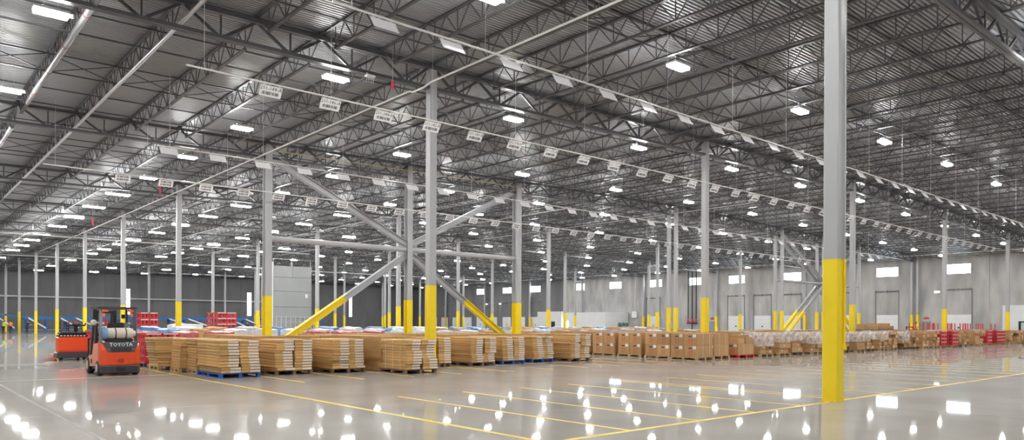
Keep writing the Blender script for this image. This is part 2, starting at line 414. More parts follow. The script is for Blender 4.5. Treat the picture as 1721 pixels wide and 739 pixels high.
# ------------------------------------------------------------------ steel columns
def chamfer_prof(w, c): h = w / 2; return [(-h + c, -h), (h - c, -h), (h, -h + c), (h, h - c), (h - c, h), (-h + c, h), (-h, h - c), (-h, -h + c)]
def i_prof(w, d, t): h, e = d / 2, w / 2; return [(-e, -h), (e, -h), (e, -h + t), (t * .4, -h + t), (t * .4, h - t), (e, h - t), (e, h), (-e, h), (-e, h - t), (-t * .4, h - t), (-t * .4, -h + t), (-e, -h + t)]
def tube_column(u, v, label, w=0.305, group=None, conduit=False, base=3.05, height=None):
    top = (zt(u) - .27) if height is None else height
    c = thing('steel_column', label, 'column', (u, v, 0), 0, group)
    key = ('col', round(top, 2), w)
    obj('shaft', cached(key, lambda: MB().prism(chamfer_prof(w, .018), 0.02, top).mesh('column_shaft', M_COLUMN)), c)
    obj('yellow_sleeve', cached(('slv', w, base), lambda: MB().prism(chamfer_prof(w + .02, .02), 0.02, base).mesh('yellow_sleeve', M_YELLOW)), c)
    obj('base_plate', cached(('bp', w), lambda: MB().prism(chamfer_prof(w + .05, .01), 0, .018).mesh('base_plate', M_YELLOW)), c)
    if conduit:
        mb = MB().tube((w / 2 - .05, -w / 2 - .035, 1.15), (w / 2 - .05, -w / 2 - .035, top), .022, 8)
        part('conduit', mb, M_COLUMN, c)
        mb = MB().tube((w / 2 - .05, -w / 2 - .035, 1.2), (w / 2 - .05, -w / 2 - .035, base), .026, 8)
        mb.cbox(w / 2 - .085, w / 2 - .015, -w / 2 - .07, -w / 2 - .01, 1.1, 1.2, .008)
        part('switch_box', mb, M_YELLOW, c)
    return c
LINE = ['through the foreground column', 'through the right end of the near cross brace', 'third from the left', 'fourth from the left', 'fifth from the left', 'against the dock wall']
def braced_column(u, v, label, d=0.40, w=0.36):
    c = thing('steel_column', label, 'column', (u, v, 0))
    top = zt(u) - .27
    part('shaft', MB().prism(i_prof(w, d, .035), .02, top), M_COLUMN, c)
    part('yellow_sleeve', MB().prism(i_prof(w + .016, d + .016, .045), .02, 3.05), M_YELLOW, c)
    part('base_plate', MB().prism(chamfer_prof(.6, .01), 0, .025), M_YELLOW, c)
    return c
for i in range(0, 6):
    for j in range(0, 10):
        if (i, j) in ((0, 2), (1, 2)): continue
        u, v = U(i), V(j)
        p = project(u, v, 3)
        if p is None or not (-250 < p[0] < 2050): continue
        if i == 0 and j == 0:
            tube_column(u, v, 'big foreground steel column with tall yellow base beside the yellow floor line', 0.315, conduit=True); continue
        lab = 'grey steel column with yellow base, %s back in the column line %s' % (nth(j + 1), LINE[i])
        if j == 2 and i >= 2:
            for s_, nm in ((-.36, 'nearer'), (.36, 'farther')):
                tube_column(u, v + s_, 'grey column, %s of the double pair in the column line %s' % (nm, LINE[i]), 0.27)
        else:
            tube_column(u, v, lab, 0.305 if i < 5 else 0.34)
# braced frames
def i_side(w, t): return [(y, -x) for x, y in i_prof(w, w, t)]
def braced_frame(i0, near):
    v = V(2); ua, um, ub = U(i0), U(i0 + .5), U(i0 + 1)
    nm = 'near' if near else 'far'
    if near:
        braced_column(ua, v, 'grey wide-flange column at the left end of the near cross brace')
        braced_column(um, v, 'grey wide-flange column at the middle of the near cross brace')
        braced_column(ub, v, 'grey wide-flange column at the right end of the near cross brace', 0.5, .42)
    else:
        for s_, n2 in ((-.36, 'nearer'), (.36, 'farther')):
            tube_column(um, v + s_, 'grey column, %s of the double pair at the middle of the far cross brace' % n2, 0.27)
    zm = 6.1
    fr = thing('cross_brace', 'grey steel X brace with yellow lower legs, %s' % ('in front of the grey tower' if near else 'beside the dock wall'), 'brace', (um, v, 0))
    offs = (0.0,) if near else (-.36, .36)
    wd = .34 if near else .26
    for dv in offs:
        for ue, sg in ((ua - um, -1), (ub - um, 1)):
            a = Vector((sg * .22, dv, zm + .35)); b = Vector((ue - sg * .3, dv, zt(um + ue) - .95))
            part('upper_diagonal', MB().sweep(i_side(wd, .03), a, b, (0, 1, 0)), M_COLUMN, fr)
            a = Vector((sg * .22, dv, zm - .35)); b = Vector((ue - sg * .3, dv, .25))
            k = (a.z - 3.05) / (a.z - b.z); mid = a.lerp(b, k)
            part('lower_diagonal', MB().sweep(i_side(wd, .03), a, mid, (0, 1, 0)), M_COLUMN, fr)
            part('lower_diagonal_yellow_end', MB().sweep(i_side(wd + .01, .035), mid, b, (0, 1, 0)), M_YELLOW, fr)
            part('strut', MB().tube((sg * .2, dv, zm), (ue - sg * .2, dv, zm), .15 if near else .11, 12), M_COLUMN, fr)
    part('gusset_plate', MB().box(-.62, .62, -.02, .02, zm - .55, zm + .55), M_COLUMN, fr)
braced_frame(0, True)
braced_frame(3, False)

# ------------------------------------------------------------------ girders
PANEL = DU / 8
def seg(s, u): return s * u
def girder_parts(s):        # s: slope (+ rises with u). local origin at left column, z=0 at deck underside there
    def P(u, z): return (u, 0, z + s * u)
    TC, BC = -.19, -.95
    top = MB()
    for y in (-.075, .075): top.bar((0.0, y, TC), (DU, y, TC + s * DU), .13, .13)
    top.bar((0, 0, TC + .055), (DU, 0, TC + .055 + s * DU), .4, .022)
    bot = MB()
    for y in (-.065, .065): bot.bar((.16, y, BC), (DU - .16, y, BC + s * DU), .11, .11)
    dg = []
    for k in range(8):
        m_ = (k + .5) * PANEL
        dg.append((P(k * PANEL + (.2 if k == 0 else .05), TC - .05), P(m_ - .06, BC + .04)))
        dg.append((P((k + 1) * PANEL - (.2 if k == 7 else .05), TC - .05), P(m_ + .06, BC + .04)))
    vt = [(P((k + .5) * PANEL, TC - .05), P((k + .5) * PANEL, BC + .04)) for k in range(8)]
    return top.mesh('top_chord', M_STEEL), bot.mesh('bottom_chord', M_STEEL), dg, vt
def diag_mesh(a, b, w): return MB().bar(a, b, w, w * .8, (0, 1, 0)).mesh('diagonal', M_STEEL)
GP = {s: girder_parts(s) for s in (ROOF_S, -ROOF_S)}
for i in range(-2, 5):
    for j in range(-1, 10):
        s = ROOF_S if U(i) < RIDGE - .1 else -ROOF_S
        t_, b_, dg, vt = GP[s]
        u, v = U(i), V(j)
        g = thing('joist_girder', 'dark steel truss girder in the %s line, %s bay from the left' % (nth(j + 2), nth(i + 3)), 'girder', (u, v, zt(u)), 0, 'truss girders under the roof')
        obj('top_chord', t_, g); obj('bottom_chord', b_, g)
        if j in (0, 1, 2) and i in (-1, 0, 1) :
            for k, (a, b) in enumerate(dg): obj('diagonal', cached(('dg', s, k), lambda: diag_mesh(a, b, .085)), g)
            for k, (a, b) in enumerate(vt): obj('post', cached(('vt', s, k), lambda: diag_mesh(a, b, .05)), g)
        else:
            def wm():
                mb = MB()
                for a, b in dg: mb.bar(a, b, .085, .07, (0, 1, 0), 0, False)
                for a, b in vt: mb.bar(a, b, .05, .04, (0, 1, 0), 0, False)
                return mb.mesh('girder_web', M_STEEL)
            w_ = obj('web', cached(('gw', s), wm), g); w_['kind'] = 'stuff'

# ------------------------------------------------------------------ joists
JD = .76
def joist_chords():
    top = MB()
    for x in (-.035, .035): top.bar((x, .0, -.03), (x, DV, -.03), .055, .055)
    bot = MB()
    for x in (-.03, .03): bot.bar((x, .95, -JD), (x, DV - .95, -JD), .05, .05)
    return top, bot
def joist_web():
    mb = MB(); n = 11; p = (DV - 2 * .95) / n
    mb.bar((0, .12, -.06), (0, .98, -JD + .03), .035, .035, (1, 0, 0), 0, False)
    mb.bar((0, DV - .12, -.06), (0, DV - .98, -JD + .03), .035, .035, (1, 0, 0), 0, False)
    for k in range(n + 1):
        y = .95 + k * p
        mb.bar((0, y, -.05), (0, y, -JD + .02), .026, .026, (1, 0, 0), 0, False)
        if k < n: mb.bar((0, y + .03, -JD + .03), (0, y + p / 2, -.06), .028, .028, (1, 0, 0), 0, False); mb.bar((0, y + p / 2, -.06), (0, y + p - .03, -JD + .03), .028, .028, (1, 0, 0), 0, False)
    return mb
jt, jb = joist_chords(); jw = joist_web()
m_jt, m_jb, m_jw = jt.mesh('joist_top_chord', M_STEEL), jb.mesh('joist_bottom_chord', M_STEEL), jw.mesh('joist_web', M_STEEL)
cand = []
NJ = int(round((WALL_U - U_MIN) / PANEL))
for j in range(-1, 10):
    for k in range(1, NJ):
        u = U_MIN + k * PANEL; v = V(j)
        best = 0
        for t_ in (0.0, .25, .5, .75, 1.0):
            p = project(u, v + t_ * DV, zt(u) - .4)
            if p and -20 < p[0] < 1741 and -20 < p[1]: best = max(best, 1 / p[2])
        cand.append((best, j, k, u, v))
cand.sort(key=lambda c: -c[0])
rest = MB()
for n, (best, j, k, u, v) in enumerate(cand):
    if n < 300:
        bay, idx = divmod(k, 8)
        e = thing('bar_joist', 'dark open-web roof joist, %s in the %s bay from left, %s bay back' % (nth(idx + 1), nth(bay + 1), nth(j + 3)), 'joist', (u, v, zt(u)), 0, 'bar joists under the roof deck')
        obj('top_chord', m_jt, e); obj('bottom_chord', m_jb, e); w_ = obj('web', m_jw, e); w_['kind'] = 'stuff'
    else:
        z0 = zt(u)
        for src in (jt, jb, jw):
            rest.add([(x + u, y + v, z + z0) for x, y, z in src.v], src.f)
tag(obj('distant_bar_joists', rest.mesh('distant_bar_joists', M_STEEL)), 'dense mass of dark open-web joists in the far bays of the roof', 'joists', None, 'stuff')
# bridging lines across the joists
for j in range(-1, 10):
    xb = MB()
    for q, t_ in enumerate((.2, .5, .8)):
        v = V(j) + t_ * DV
        for lev, dz in (('upper', -.075), ('lower', -JD + .04)):
            mb = MB()
            mb.bar((U_MIN, v, zt(U_MIN) + dz), (RIDGE, v, zt(RIDGE) + dz), .045, .045, (0, 0, 1)); mb.bar((RIDGE, v, zt(RIDGE) + dz), (WALL_U, v, zt(WALL_U) + dz), .045, .045)
            tag(obj('bridging_angle', mb.mesh('bridging_angle', M_STEEL)), 'thin dark %s bridging line across the joists, %s line of %s bay back' % (lev, nth(q + 1), nth(j + 2)), 'bridging', 'bridging lines')
        if t_ == .5:
            for k in range(NJ):
                u = U_MIN + k * PANEL
                if not (-10 < u < 70): continue
                xb.bar((u, v + .03, zt(u) - .08), (u + PANEL, v + .03, zt(u + PANEL) - JD + .03), .03, .03, (0, 1, 0), 0, False)
                xb.bar((u, v - .03, zt(u) - JD + .03), (u + PANEL, v - .03, zt(u + PANEL) - .08), .03, .03, (0, 1, 0), 0, False)
    tag(obj('cross_bridging', xb.mesh('cross_bridging', M_STEEL)), 'row of thin crossed bridging bars between joists, %s bay back' % nth(j + 2), 'bridging', None, 'stuff')

# ------------------------------------------------------------------ light fixtures
def fixture(Lh, Wh):
    h = MB().cbox(-Lh, Lh, -Wh, Wh, .03, .11, .015); h.box(-Lh * .5, Lh * .5, -.08, .08, .11, .17)
    l = MB().cbox(-Lh + .03, Lh - .03, -Wh + .03, Wh - .03, -.045, .03, .012)
    s = MB().box(-Lh * .92, -Lh * .55, -.07, .07, .112, .118); s.box(Lh * .55, Lh * .92, -.07, .07, .112, .118)
    hg = MB().tube((-Lh * .4, 0, .17), (-Lh * .2, 0, 1.05), .006, 4); hg.tube((Lh * .4, 0, .17), (Lh * .2, 0, 1.05), .006, 4)
    sn = MB().lathe([(.045, -.05), (.05, -.01), (.05, .05)], (Lh + .05, -Wh * .4, .03), 'z', 8)
    return h.mesh('housing', M_HOUSING), l.mesh('lens', M_LENS), s.mesh('uplight', M_UPLIGHT), hg.mesh('hanger', M_PIPE), sn.mesh('sensor', M_HOUSING)
FX = (fixture(.43, .2), fixture(.72, .15))
LU = [-13.5, -5.0, 3.5, 12.0, 20.3, 28.65, 37.05, 45.4, 54.25, 62.8, 71.5, 80.0, 88.6, 97.05]
LV_A = [-9.5, -1.5, 6.6, 14.8, 23.25, 32.0, 39.5, 46.8, 54.2, 61.4, 68.6, 76.0, 84.7, 90.6, 98.0, 105.2, 118.5, 132.9, 146.0]
LV_B = [-9.5, -1.5, 6.6, 14.75, 23.4, 32.1, 40.4, 49.0, 58.1, 66.5, 74.7, 84.1, 91.8, 100.4, 110.4, 118.0, 126.9, 135.6, 144.2]
for a, u in enumerate(LU):
    for b, v in enumerate(LV_A if u < 40 else LV_B):
        if u < 0 and v > 70: continue
        kind = 1 if v > 50 and u < 40 else 0
        e = thing('high_bay_light', 'glowing %s LED light, %s row back, %s from the left' % ('long' if kind else 'short', nth(b + 1), nth(a + 1)), 'light', (u, v, zt(u) - 1.07), 0, 'LED lights hanging below the roof')
        for nm, me in zip(('housing', 'lens', 'uplight', 'hanger', 'sensor'), FX[kind]):
            if nm == 'sensor' and b > 9: continue
            obj(nm, me, e)

# ------------------------------------------------------------------ hanging sign rails and aisle signs
def barcode_mesh():
    mb = MB(); x = -.24; r = random.Random(3)
    while x < .24:
        w = r.choice((.008, .014, .022)); mb.box(x, x + w, -.004, -.0015, -.045, .045); x += w + r.choice((.008, .012, .02))
    return mb.mesh('barcode', M_INK)
SIGN_Z = 8.35
def sign_line(v, u0, u1, us, face, lname, texts):
    L_ = u1 - u0
    r = thing('sign_rail', 'thin white conduit hung from the roof, %s' % lname, 'rail', (u0, v, SIGN_Z), 0, 'hanging sign rails')
    part('conduit', MB().tube((0, 0, 0), (L_, 0, 0), .026, 8), M_RAIL, r)
    k = 0.45
    while k < L_:
        part('hanger_wire', MB().tube((k, 0, .02), (k, 0, zt(u0 + k) - SIGN_Z - .02), .0065, 4), M_RAIL, r); k += 3.66
    for n, u in enumerate(us):
        if not (u0 < u < u1 - .2): continue
        back = 'seen from its blank back' if face > 0 else 'with small print'
        txt = texts[n] if texts and n < len(texts) else None
        lab = ('white aisle sign reading %s, %s' % (txt, lname)) if txt else 'white hanging sign %s, %s from left, %s' % (back, nth(n + 1), lname)
        sg = thing('aisle_sign', lab, 'sign', (u, v, SIGN_Z - .04), 0, 'hanging aisle signs')
        tilt = -math.radians(34) * face
        sg.rotation_euler = (tilt, 0, 0)
        obj('plate', cached('plate', lambda: MB().cbox(-.32, .32, -.0015, .0015, -.34, -.015, .001).mesh('plate', M_SIGN)), sg)
        obj('clip', cached('clip', lambda: MB().box(-.25, -.2, -.008, .008, -.03, .008).box(.2, .25, -.008, .008, -.03, .008).mesh('clip', M_RAIL)), sg)
        if txt:
            obj('lettering', text_mesh(txt, .145, M_INK), sg, (0, -.003, -.1), 0, (math.pi / 2, 0, 0))
            obj('barcode', cached('bar', barcode_mesh), sg, (0, 0, -.235))
        elif face < 0:
            obj('print', cached('bar', barcode_mesh), sg, (0, 0, -.235))
            obj('print', cached('bar', barcode_mesh), sg, (0, 0, -.1))
SU = [8.3 + 1.835 * k for k in range(42)]
N1, N2, N3, N4 = ('nearest rail', 'second rail back', 'third rail back', 'fourth rail back')
sign_line(13.9, 7.1, 66, SU, 1, N1, None)
sign_line(19.85, 6.0, 74, SU, -1, N2, SIGN_TXT)
sign_line(29.6, 7.9, 74, SU, 1, N3, None)
sign_line(36.4, 5.2, 74, SU, -1, N4, None)

# ------------------------------------------------------------------ sprinkler mains, conduits, wall pipes
def pipe(name, pts, r, m, label, cat='pipe', n=12, couple=None):
    mb = MB()
    for a, b in zip(pts[:-1], pts[1:]): mb.tube(a, b, r, n)
    e = thing(name, label, cat, pts[0])
    o = pts[0]
    mb.v = [(x - o[0], y - o[1], z - o[2]) for x, y, z in mb.v]
    part('run', mb, m, e)
    if couple:
        a, b = Vector(pts[0]), Vector(pts[-1]); L_ = (b - a).length; k = couple
        while k < L_:
            p = (b - a).normalized() * k; q = (b - a).normalized() * (k + .05)
            part('coupling', MB().tube(p, q, r * 1.1, 12), M_RUST, e); k += couple
    return e
pipe('sprinkler_main', [(4.36, 8, 10.28), (4.36, 34.2, 10.28)], .09, M_DULLPIPE, 'thick galvanised sprinkler main under the roof at upper left', couple=3.05)
pipe('sprinkler_main', [(4.36, 38.6, 10.22), (4.36, 60, 10.22)], .08, M_DULLPIPE, 'galvanised main continuing beyond the girder at far left', couple=3.05)
pipe('sprinkler_branch', [(6.58, 8, 10.36), (6.58, 62, 10.36)], .06, M_PIPE, 'slim galvanised sprinkler pipe right of the thick main')
zc = 10.32
pipe('sprinkler_branch', [(14.92, 3, zc), (14.92, 21.6, zc), (14.86, 22.0, zc - .12), (14.86, 22.7, zc - .12), (14.92, 23, zc), (14.92, 110, zc)], .035, M_RAIL, 'long thin grey pipe passing the tall column at centre left')
for k, (u, a, b) in enumerate(((23.9, 60, 120), (32.4, 46, 130), (41.0, 40, 95), (50.2, 30, 90))):
    z_ = zt(u) - .95
    pipe('conduit_line', [(u, a, z_), (u, b, z_)], .03, M_RAIL, 'thin grey conduit running away below the roof, %s from the left' % nth(k + 1))
pipe('cross_main', [(-5, 84, 10.1), (40, 84, 10.1)], .06, M_RAIL, 'upper thin white pipe crossing the left of the hall')
pipe('cross_main', [(-5, 113.5, 10.25), (95, 113.5, 10.25)], .06, M_RAIL, 'lower thin white pipe crossing the left of the hall')
pipe('wall_rail', [(10, 157.6, 6.2), (70, 157.6, 6.2)], .1, M_WHITE, 'long white horizontal pipe in front of the dark far wall')
pipe('wall_main', [(100, 12, 10.6), (100, 150, 10.6)], .09, M_RAIL, 'long white pipe high along the dock wall')
e = pipe('gas_line', [(15.9, 37.15, 10.72), (33.5, 37.15, 10.98)], .035, mat('beige_pipe_paint', (.55, .48, .3), .5), 'thin beige pipe along the roof above the near cross brace')
e = thing('wireless_antenna', 'white pronged wireless antenna hanging from the roof girder at upper centre', 'antenna', (12.66, 22.0, 9.9))
part('body', MB().cbox(-.16, .16, -.1, .1, .17, .25, .02), M_WHITE, e)
for x in (-.13, -.045, .045, .13): part('prong', MB().tube((x, 0, 0), (x, 0, .18), .014, 6), M_WHITE, e)
part('bracket', MB().bar((0, 0, .25), (0, .31, .43), .03, .03), M_PIPE, e)
for k, dv in enumerate((73.4, 72.6, 71.8)):
    e = pipe('fire_riser', [(103.8, dv, 2.5), (103.8, dv, 10.7)], .09, M_BLACK, 'black vertical fire riser pipe with red valve, %s from the left' % nth(k + 1))
    part('valve', MB().lathe([(.1, -.6), (.17, -.5), (.17, -.25), (.1, -.15), (.1, .05)], (0, 0, 0), 'z', 12), M_RED, e)
e = thing('riser_manifold', 'black manifold pipe joining the three fire risers near the floor', 'pipe', (103.8, 72.6, 0))
part('header', MB().tube((0, -1.0, 1.85), (0, 1.0, 1.85), .1, 12), M_BLACK, e)
part('foot', MB().tube((0, 0, 0), (0, 0, 1.85), .1, 12), M_BLACK, e)
for k, (x_, y_, z_, u_, v_) in enumerate(((12.3, 45.44, 9.14, 0, 0), (11.8, 60.67, 8.76, 0, 0), (13.56, 22.0, 9.85, 0, 0))):
    e = thing('warning_ribbon', 'red ribbon hanging from the roof steel, %s' % ('left of the second column line', 'far left among the lights', 'left of the tall centre column')[k], 'ribbon', (x_, y_, z_))
    part('ribbon', MB().box(-.05, .05, -.006, .006, 0, (.73, .57, .3)[k]), M_PINK, e)
    part('cord', MB().tube((0, 0, (.73, .57, .3)[k]), (0, 0, zt(x_) - z_), .008, 4), M_RAIL, e)


# ------------------------------------------------------------------ pallets
def pallet_meshes(w, d, mkey, m):
    # w along u, d along v, 0.14 high
    dk = MB(); n = max(5, int(d / .16))
    for k in range(n):
        y0 = k * d / n + .012; dk.box(0, w, y0, (k + 1) * d / n - .012, .118, .14)
    st = []
    for x in (0.0, w / 2 - .045, w - .09):
        b = MB()
        for y in (0.0, d / 2 - .07, d - .14): b.box(x, x + .09, y, y + .14, .02, .098)
        b.box(x, x + .09, 0, d, .098, .118)
        st.append(b)
    bt = MB()
    for x in (0.0, w / 2 - .05, w - .1): bt.box(x, x + .1, 0, d, 0, .02)
    return dk.mesh('deck_boards', m), [b.mesh('stringer', m) for b in st], bt.mesh('bottom_boards', m)
def pallet(u, v, w, d, m, label, group=None, z=0.0):
    key = ('pal', round(w, 2), round(d, 2), m.name)
    dk, st, bt = cached(key, lambda: pallet_meshes(w, d, key, m))
    p = thing('pallet', label, 'pallet', (u, v, z), 0, group)
    obj('deck_boards', dk, p)
    for s_ in st: obj('stringer', s_, p)
    obj('bottom_boards', bt, p)
    return p
# ------------------------------------------------------------------ flat-pack cartons
def flat_carton(w, d, h, white):
    e = .016; xm = w * .46
    def loop(z, i): return [(i, i, z), (xm, i, z), (w - i, i, z), (w - i, d - i, z), (i, d - i, z)]
    vs = loop(0, e) + loop(e, 0) + loop(h - e, 0) + loop(h, e)
    mb = MB(); mb.add(vs, [(4, 3, 2, 1, 0), (15, 16, 17, 18, 19)])
    for l in range(3):
        for k in range(5):
            a = l * 5 + k; b = l * 5 + (k + 1) % 5
            mb.add([vs[a], vs[b], vs[b + 5], vs[a + 5]], [(0, 1, 2, 3)], 1 if (white and k == 1 and l == 1) else 0)
    return mb.mesh('flat_carton', [M_KRAFT, M_PANEL])
FLAT_GROUP = 'flat cartons stacked on the near pallets'
def flat_column(u, v, w, d, n, where, white=True, lean=(0, 0), z0=.14, h=.0865, seed=0):
    r = random.Random(seed); me = cached(('fc', round(w, 2), round(d, 2), white, h), lambda: flat_carton(w, d, h, white))
    dx = dy = 0.0
    for k in range(n):
        if r.random() < .35: dx = r.uniform(-.035, .035); dy = r.uniform(-.05, .05)
        t_ = k / max(1, n - 1)
        o = obj('flat_carton', me, None, (u + dx + lean[0] * t_ + r.uniform(-.006, .006), v + dy + lean[1] * t_ + r.uniform(-.012, .012), z0 + k * (h + .0015)))
        tag(o, '%s flat carton, %s up, %s' % ('white-ended' if white else 'plain brown', nth(k + 1), where), 'carton', FLAT_GROUP)
# (u0, u1, v0, depth, pallet material, cartons, names, leans)
STK = [
    (7.50, 8.66, 21.50, 1.95, M_BLUE, 11, 'foremost blue pallet stack', (-.06, .05), (-.04, .05)),
    (9.28, 10.46, 21.72, 1.65, M_WOOD_DARK, 11, 'second stack from left', (-.05, .03), (.02, .03)),
    (11.06, 12.26, 21.52, 1.6, M_WOOD_DARK, 11, 'third stack from left', (-.03, .02), (-.02, .04)),
    (12.70, 13.88, 19.72, 1.5, M_WOOD_DARK, 11, 'strapped fourth stack from left', (-.02, .0), (-.03, .0)),
    (15.02, 16.24, 22.15, 1.5, M_WOOD_DARK, 11, 'fifth stack by the tall column', (-.02, .0), (-.02, .02)),
    (17.02, 18.18, 21.85, 1.6, M_WOOD_DARK, 11, 'sixth stack from left', (.02, .0), (.01, .02)),
    (18.88, 20.06, 22.2, 1.5, M_BLUE, 11, 'seventh stack on a blue pallet', (-.06, .02), (-.01, .02)),
    (20.74, 21.96, 22.45, 1.5, M_BLUE, 11, 'eighth stack on a blue pallet', (-.05, .02), (-.04, .03)),
    (22.62, 23.84, 22.06, 1.6, M_WOOD_DARK, 12, 'last stack before the big boxes', (.03, .0), (.08, .0)),
]
for n, (u0, u1, v0, d, pm, cnt, nm, l1, l2) in enumerate(STK):
    w = (u1 - u0 - .03) / 2
    if n == 4:
        pallet(15.68, v0 + .03, .62, d + .1, pm, 'narrow dark pallet under the ' + nm, 'pallets of flat cartons')
        flat_column(15.71, v0, .56, d, cnt, nm, True, l2, seed=9); continue
    pallet(u0 - .02, v0 + .03, u1 - u0 + .04, d + .1, pm, ('blue' if pm is M_BLUE else 'dark wooden') + ' pallet under the ' + nm, 'pallets of flat cartons')
    flat_column(u0, v0, round(w, 2), d, cnt, 'left column of ' + nm, True, l1, seed=n * 2 + 1)
    flat_column(u0 + w + .03, v0 + .02, round(w, 2), d, cnt, 'right column of ' + nm, True, l2, seed=n * 2 + 2)
# plain stacks on the left edge of the block
SIDE = [(7.52, 23.72, 1.1, .95, 11, 'plain stack behind the foremost blue pallet', (-.05, .02)),
        (7.30, 24.78, 1.1, .92, 11, 'second plain stack along the yellow line', (.06, .02)),
        (7.12, 26.42, 1.1, 1.1, 11, 'third plain stack beside the forklift', (-.12, .02))]
for n, (u, v, w, d, cnt, nm, ln) in enumerate(SIDE):
    pallet(u, v, w, d, M_WOOD, 'pale wooden pallet under the ' + nm, 'pallets of flat cartons')
    flat_column(u, v, w, d, cnt, nm, False, ln, seed=50 + n)
# straps on the fourth stack
e = thing('carton_strap', 'white straps around the fourth carton stack', 'strap', (12.70, 19.72, 0))
for y in (.3, .75, 1.2): part('strap', MB().box(-.032, -.026, y, y + .018, .14, 1.1), M_STRAP, e)
# deeper rows of the carton block: real boxes, joined
rear = MB(); r = random.Random(5)
for lane, u0 in enumerate([7.5, 9.28, 11.06, 12.8, 15.0, 17.02, 18.9, 20.74, 22.6]):
    vv = [23.6, 25.3, 27.0] if lane else [27.75]
    if lane == 3: vv = [21.4, 23.0, 24.7, 26.4, 28.0]
    if lane in (0,): vv = []
    for q, v in enumerate(vv):
        if v < STK[lane][2] + STK[lane][3] + .12: v = STK[lane][2] + STK[lane][3] + .12
        top = r.choice((11, 11, 12, 12, 12))
        for c in range(2):
            for k in range(top):
                x = u0 + c * .6 + r.uniform(-.015, .015); y = v + r.uniform(-.02, .02)
                rear.box(x, x + .565, y, y + 1.5, .14 + k * .087, .225 + k * .087)
        rear.box(u0, u0 + 1.18, v, v + 1.5, .02, .13)
tag(obj('rear_flat_cartons', rear.mesh('rear_flat_cartons', M_KRAFT)), 'closely packed flat cartons in the deeper rows behind the front stacks', 'cartons', None, 'stuff')

# ------------------------------------------------------------------ big cartons with red arrow marks
def big_carton(w, d, h): return MB().cbox(0, w, 0, d, 0, h, .006).mesh('big_carton', M_KRAFT2)
def arrows_mesh():          # two up arrows, drawn on a -u face (local x = -0.002), y runs along v
    mb = MB()
    for y in (-.06, .06):
        mb.box(-.0015, 0, y - .014, y + .014, 0, .13)
        mb.add([(-.0015, y - .035, .13), (-.0015, y + .035, .13), (-.0015, y, .185)], [(0, 1, 2), (2, 1, 0)])
    mb.box(-.0015, 0, -.1, .1, -.035, -.02)
    return mb.mesh('arrow_print', M_REDINK)
def big_stack(u, v, wu, dv, h, tiers, ncol, nm, front=False, z=.14, seed=0):
    r = random.Random(seed)
    me = cached(('bc', wu, dv, h), lambda: big_carton(wu, dv, h))
    for t_ in range(tiers):
        for c in range(ncol):
            x, y, zz = u + r.uniform(-.015, .015), v + c * (dv + .015) + r.uniform(-.006, .006), z + t_ * (h + .002)
            o = tag(obj('big_carton', me, None, (x, y, zz)), 'large box with red arrows, %s %s, %s' % (('lower', 'upper')[t_], ('right', 'left')[c] if ncol > 1 else 'single', nm), 'box', 'large brown boxes with red arrows')
            obj('shipping_label', cached('bl', lambda: MB().box(-.0015, 0, -.09, .09, -.07, .07).mesh('shipping_label', M_LABEL)), o, (0, .17, h - .1))
            obj('print_block', cached('bk', lambda: MB().box(-.0012, 0, -.09, .09, -.03, .03).mesh('print_block', M_CHAR)), o, (0, .4, h - .13))
            obj('arrow_print', cached('ar', arrows_mesh), o, (0, dv * .52, .12))
            if c == 0:
                for q in (.35, .8):
                    obj('strap', cached(('bs', h), lambda: MB().box(0, .018, -.002, 0, 0, h).mesh('strap', M_STRAP)), o, (wu * q, 0, 0))
BIG = [(27.9, 19.22, 'corner pallet facing the foreground column'), (28.02, 20.82, 'second pallet of the big box row'), (28.4, 22.85, 'third pallet of the big box row'), (28.3, 24.5, 'leftmost pallet of the big box row')]
for n, (u, v, nm) in enumerate(BIG):
    pallet(u - .03, v - .03, 1.25, 1.55, M_WOOD, 'pale wooden pallet, the ' + nm, 'pallets of big boxes')
    big_stack(u, v, 1.18, .73, .535, 2, 2, nm, seed=n)
pallet(29.85, 19.65, 1.35, 1.5, M_WOOD, 'pale wooden pallet right of the corner big box pallet', 'pallets of big boxes')
big_stack(29.95, 19.68, 1.2, .73, .535, 2, 2, 'pallet right of the corner pallet', seed=9)
pallet(31.75, 19.5, 1.45, 1.3, M_RED, 'red pallet under a single large box', 'pallets of big boxes')
big_stack(31.8, 19.55, 1.4, .6, .56, 1, 2, 'red pallet', seed=10)
bigrear = MB()
for u in (29.95, 31.68):
    for v in (21.3, 22.9, 24.5, 26.1, 27.7):
        for t_ in range(2): bigrear.box(u, u + 1.2, v, v + 1.4, .14 + t_ * .55, .68 + t_ * .55)
        bigrear.box(u, u + 1.2, v, v + 1.4, .02, .13)
for v in (26.2, 27.8):
    for t_ in range(2): bigrear.box(28.3, 29.5, v, v + 1.4, .14 + t_ * .55, .68 + t_ * .55)
tag(obj('rear_big_boxes', bigrear.mesh('rear_big_boxes', M_KRAFT2)), 'more large brown boxes packed in the rows behind the front pallets', 'boxes', None, 'stuff')

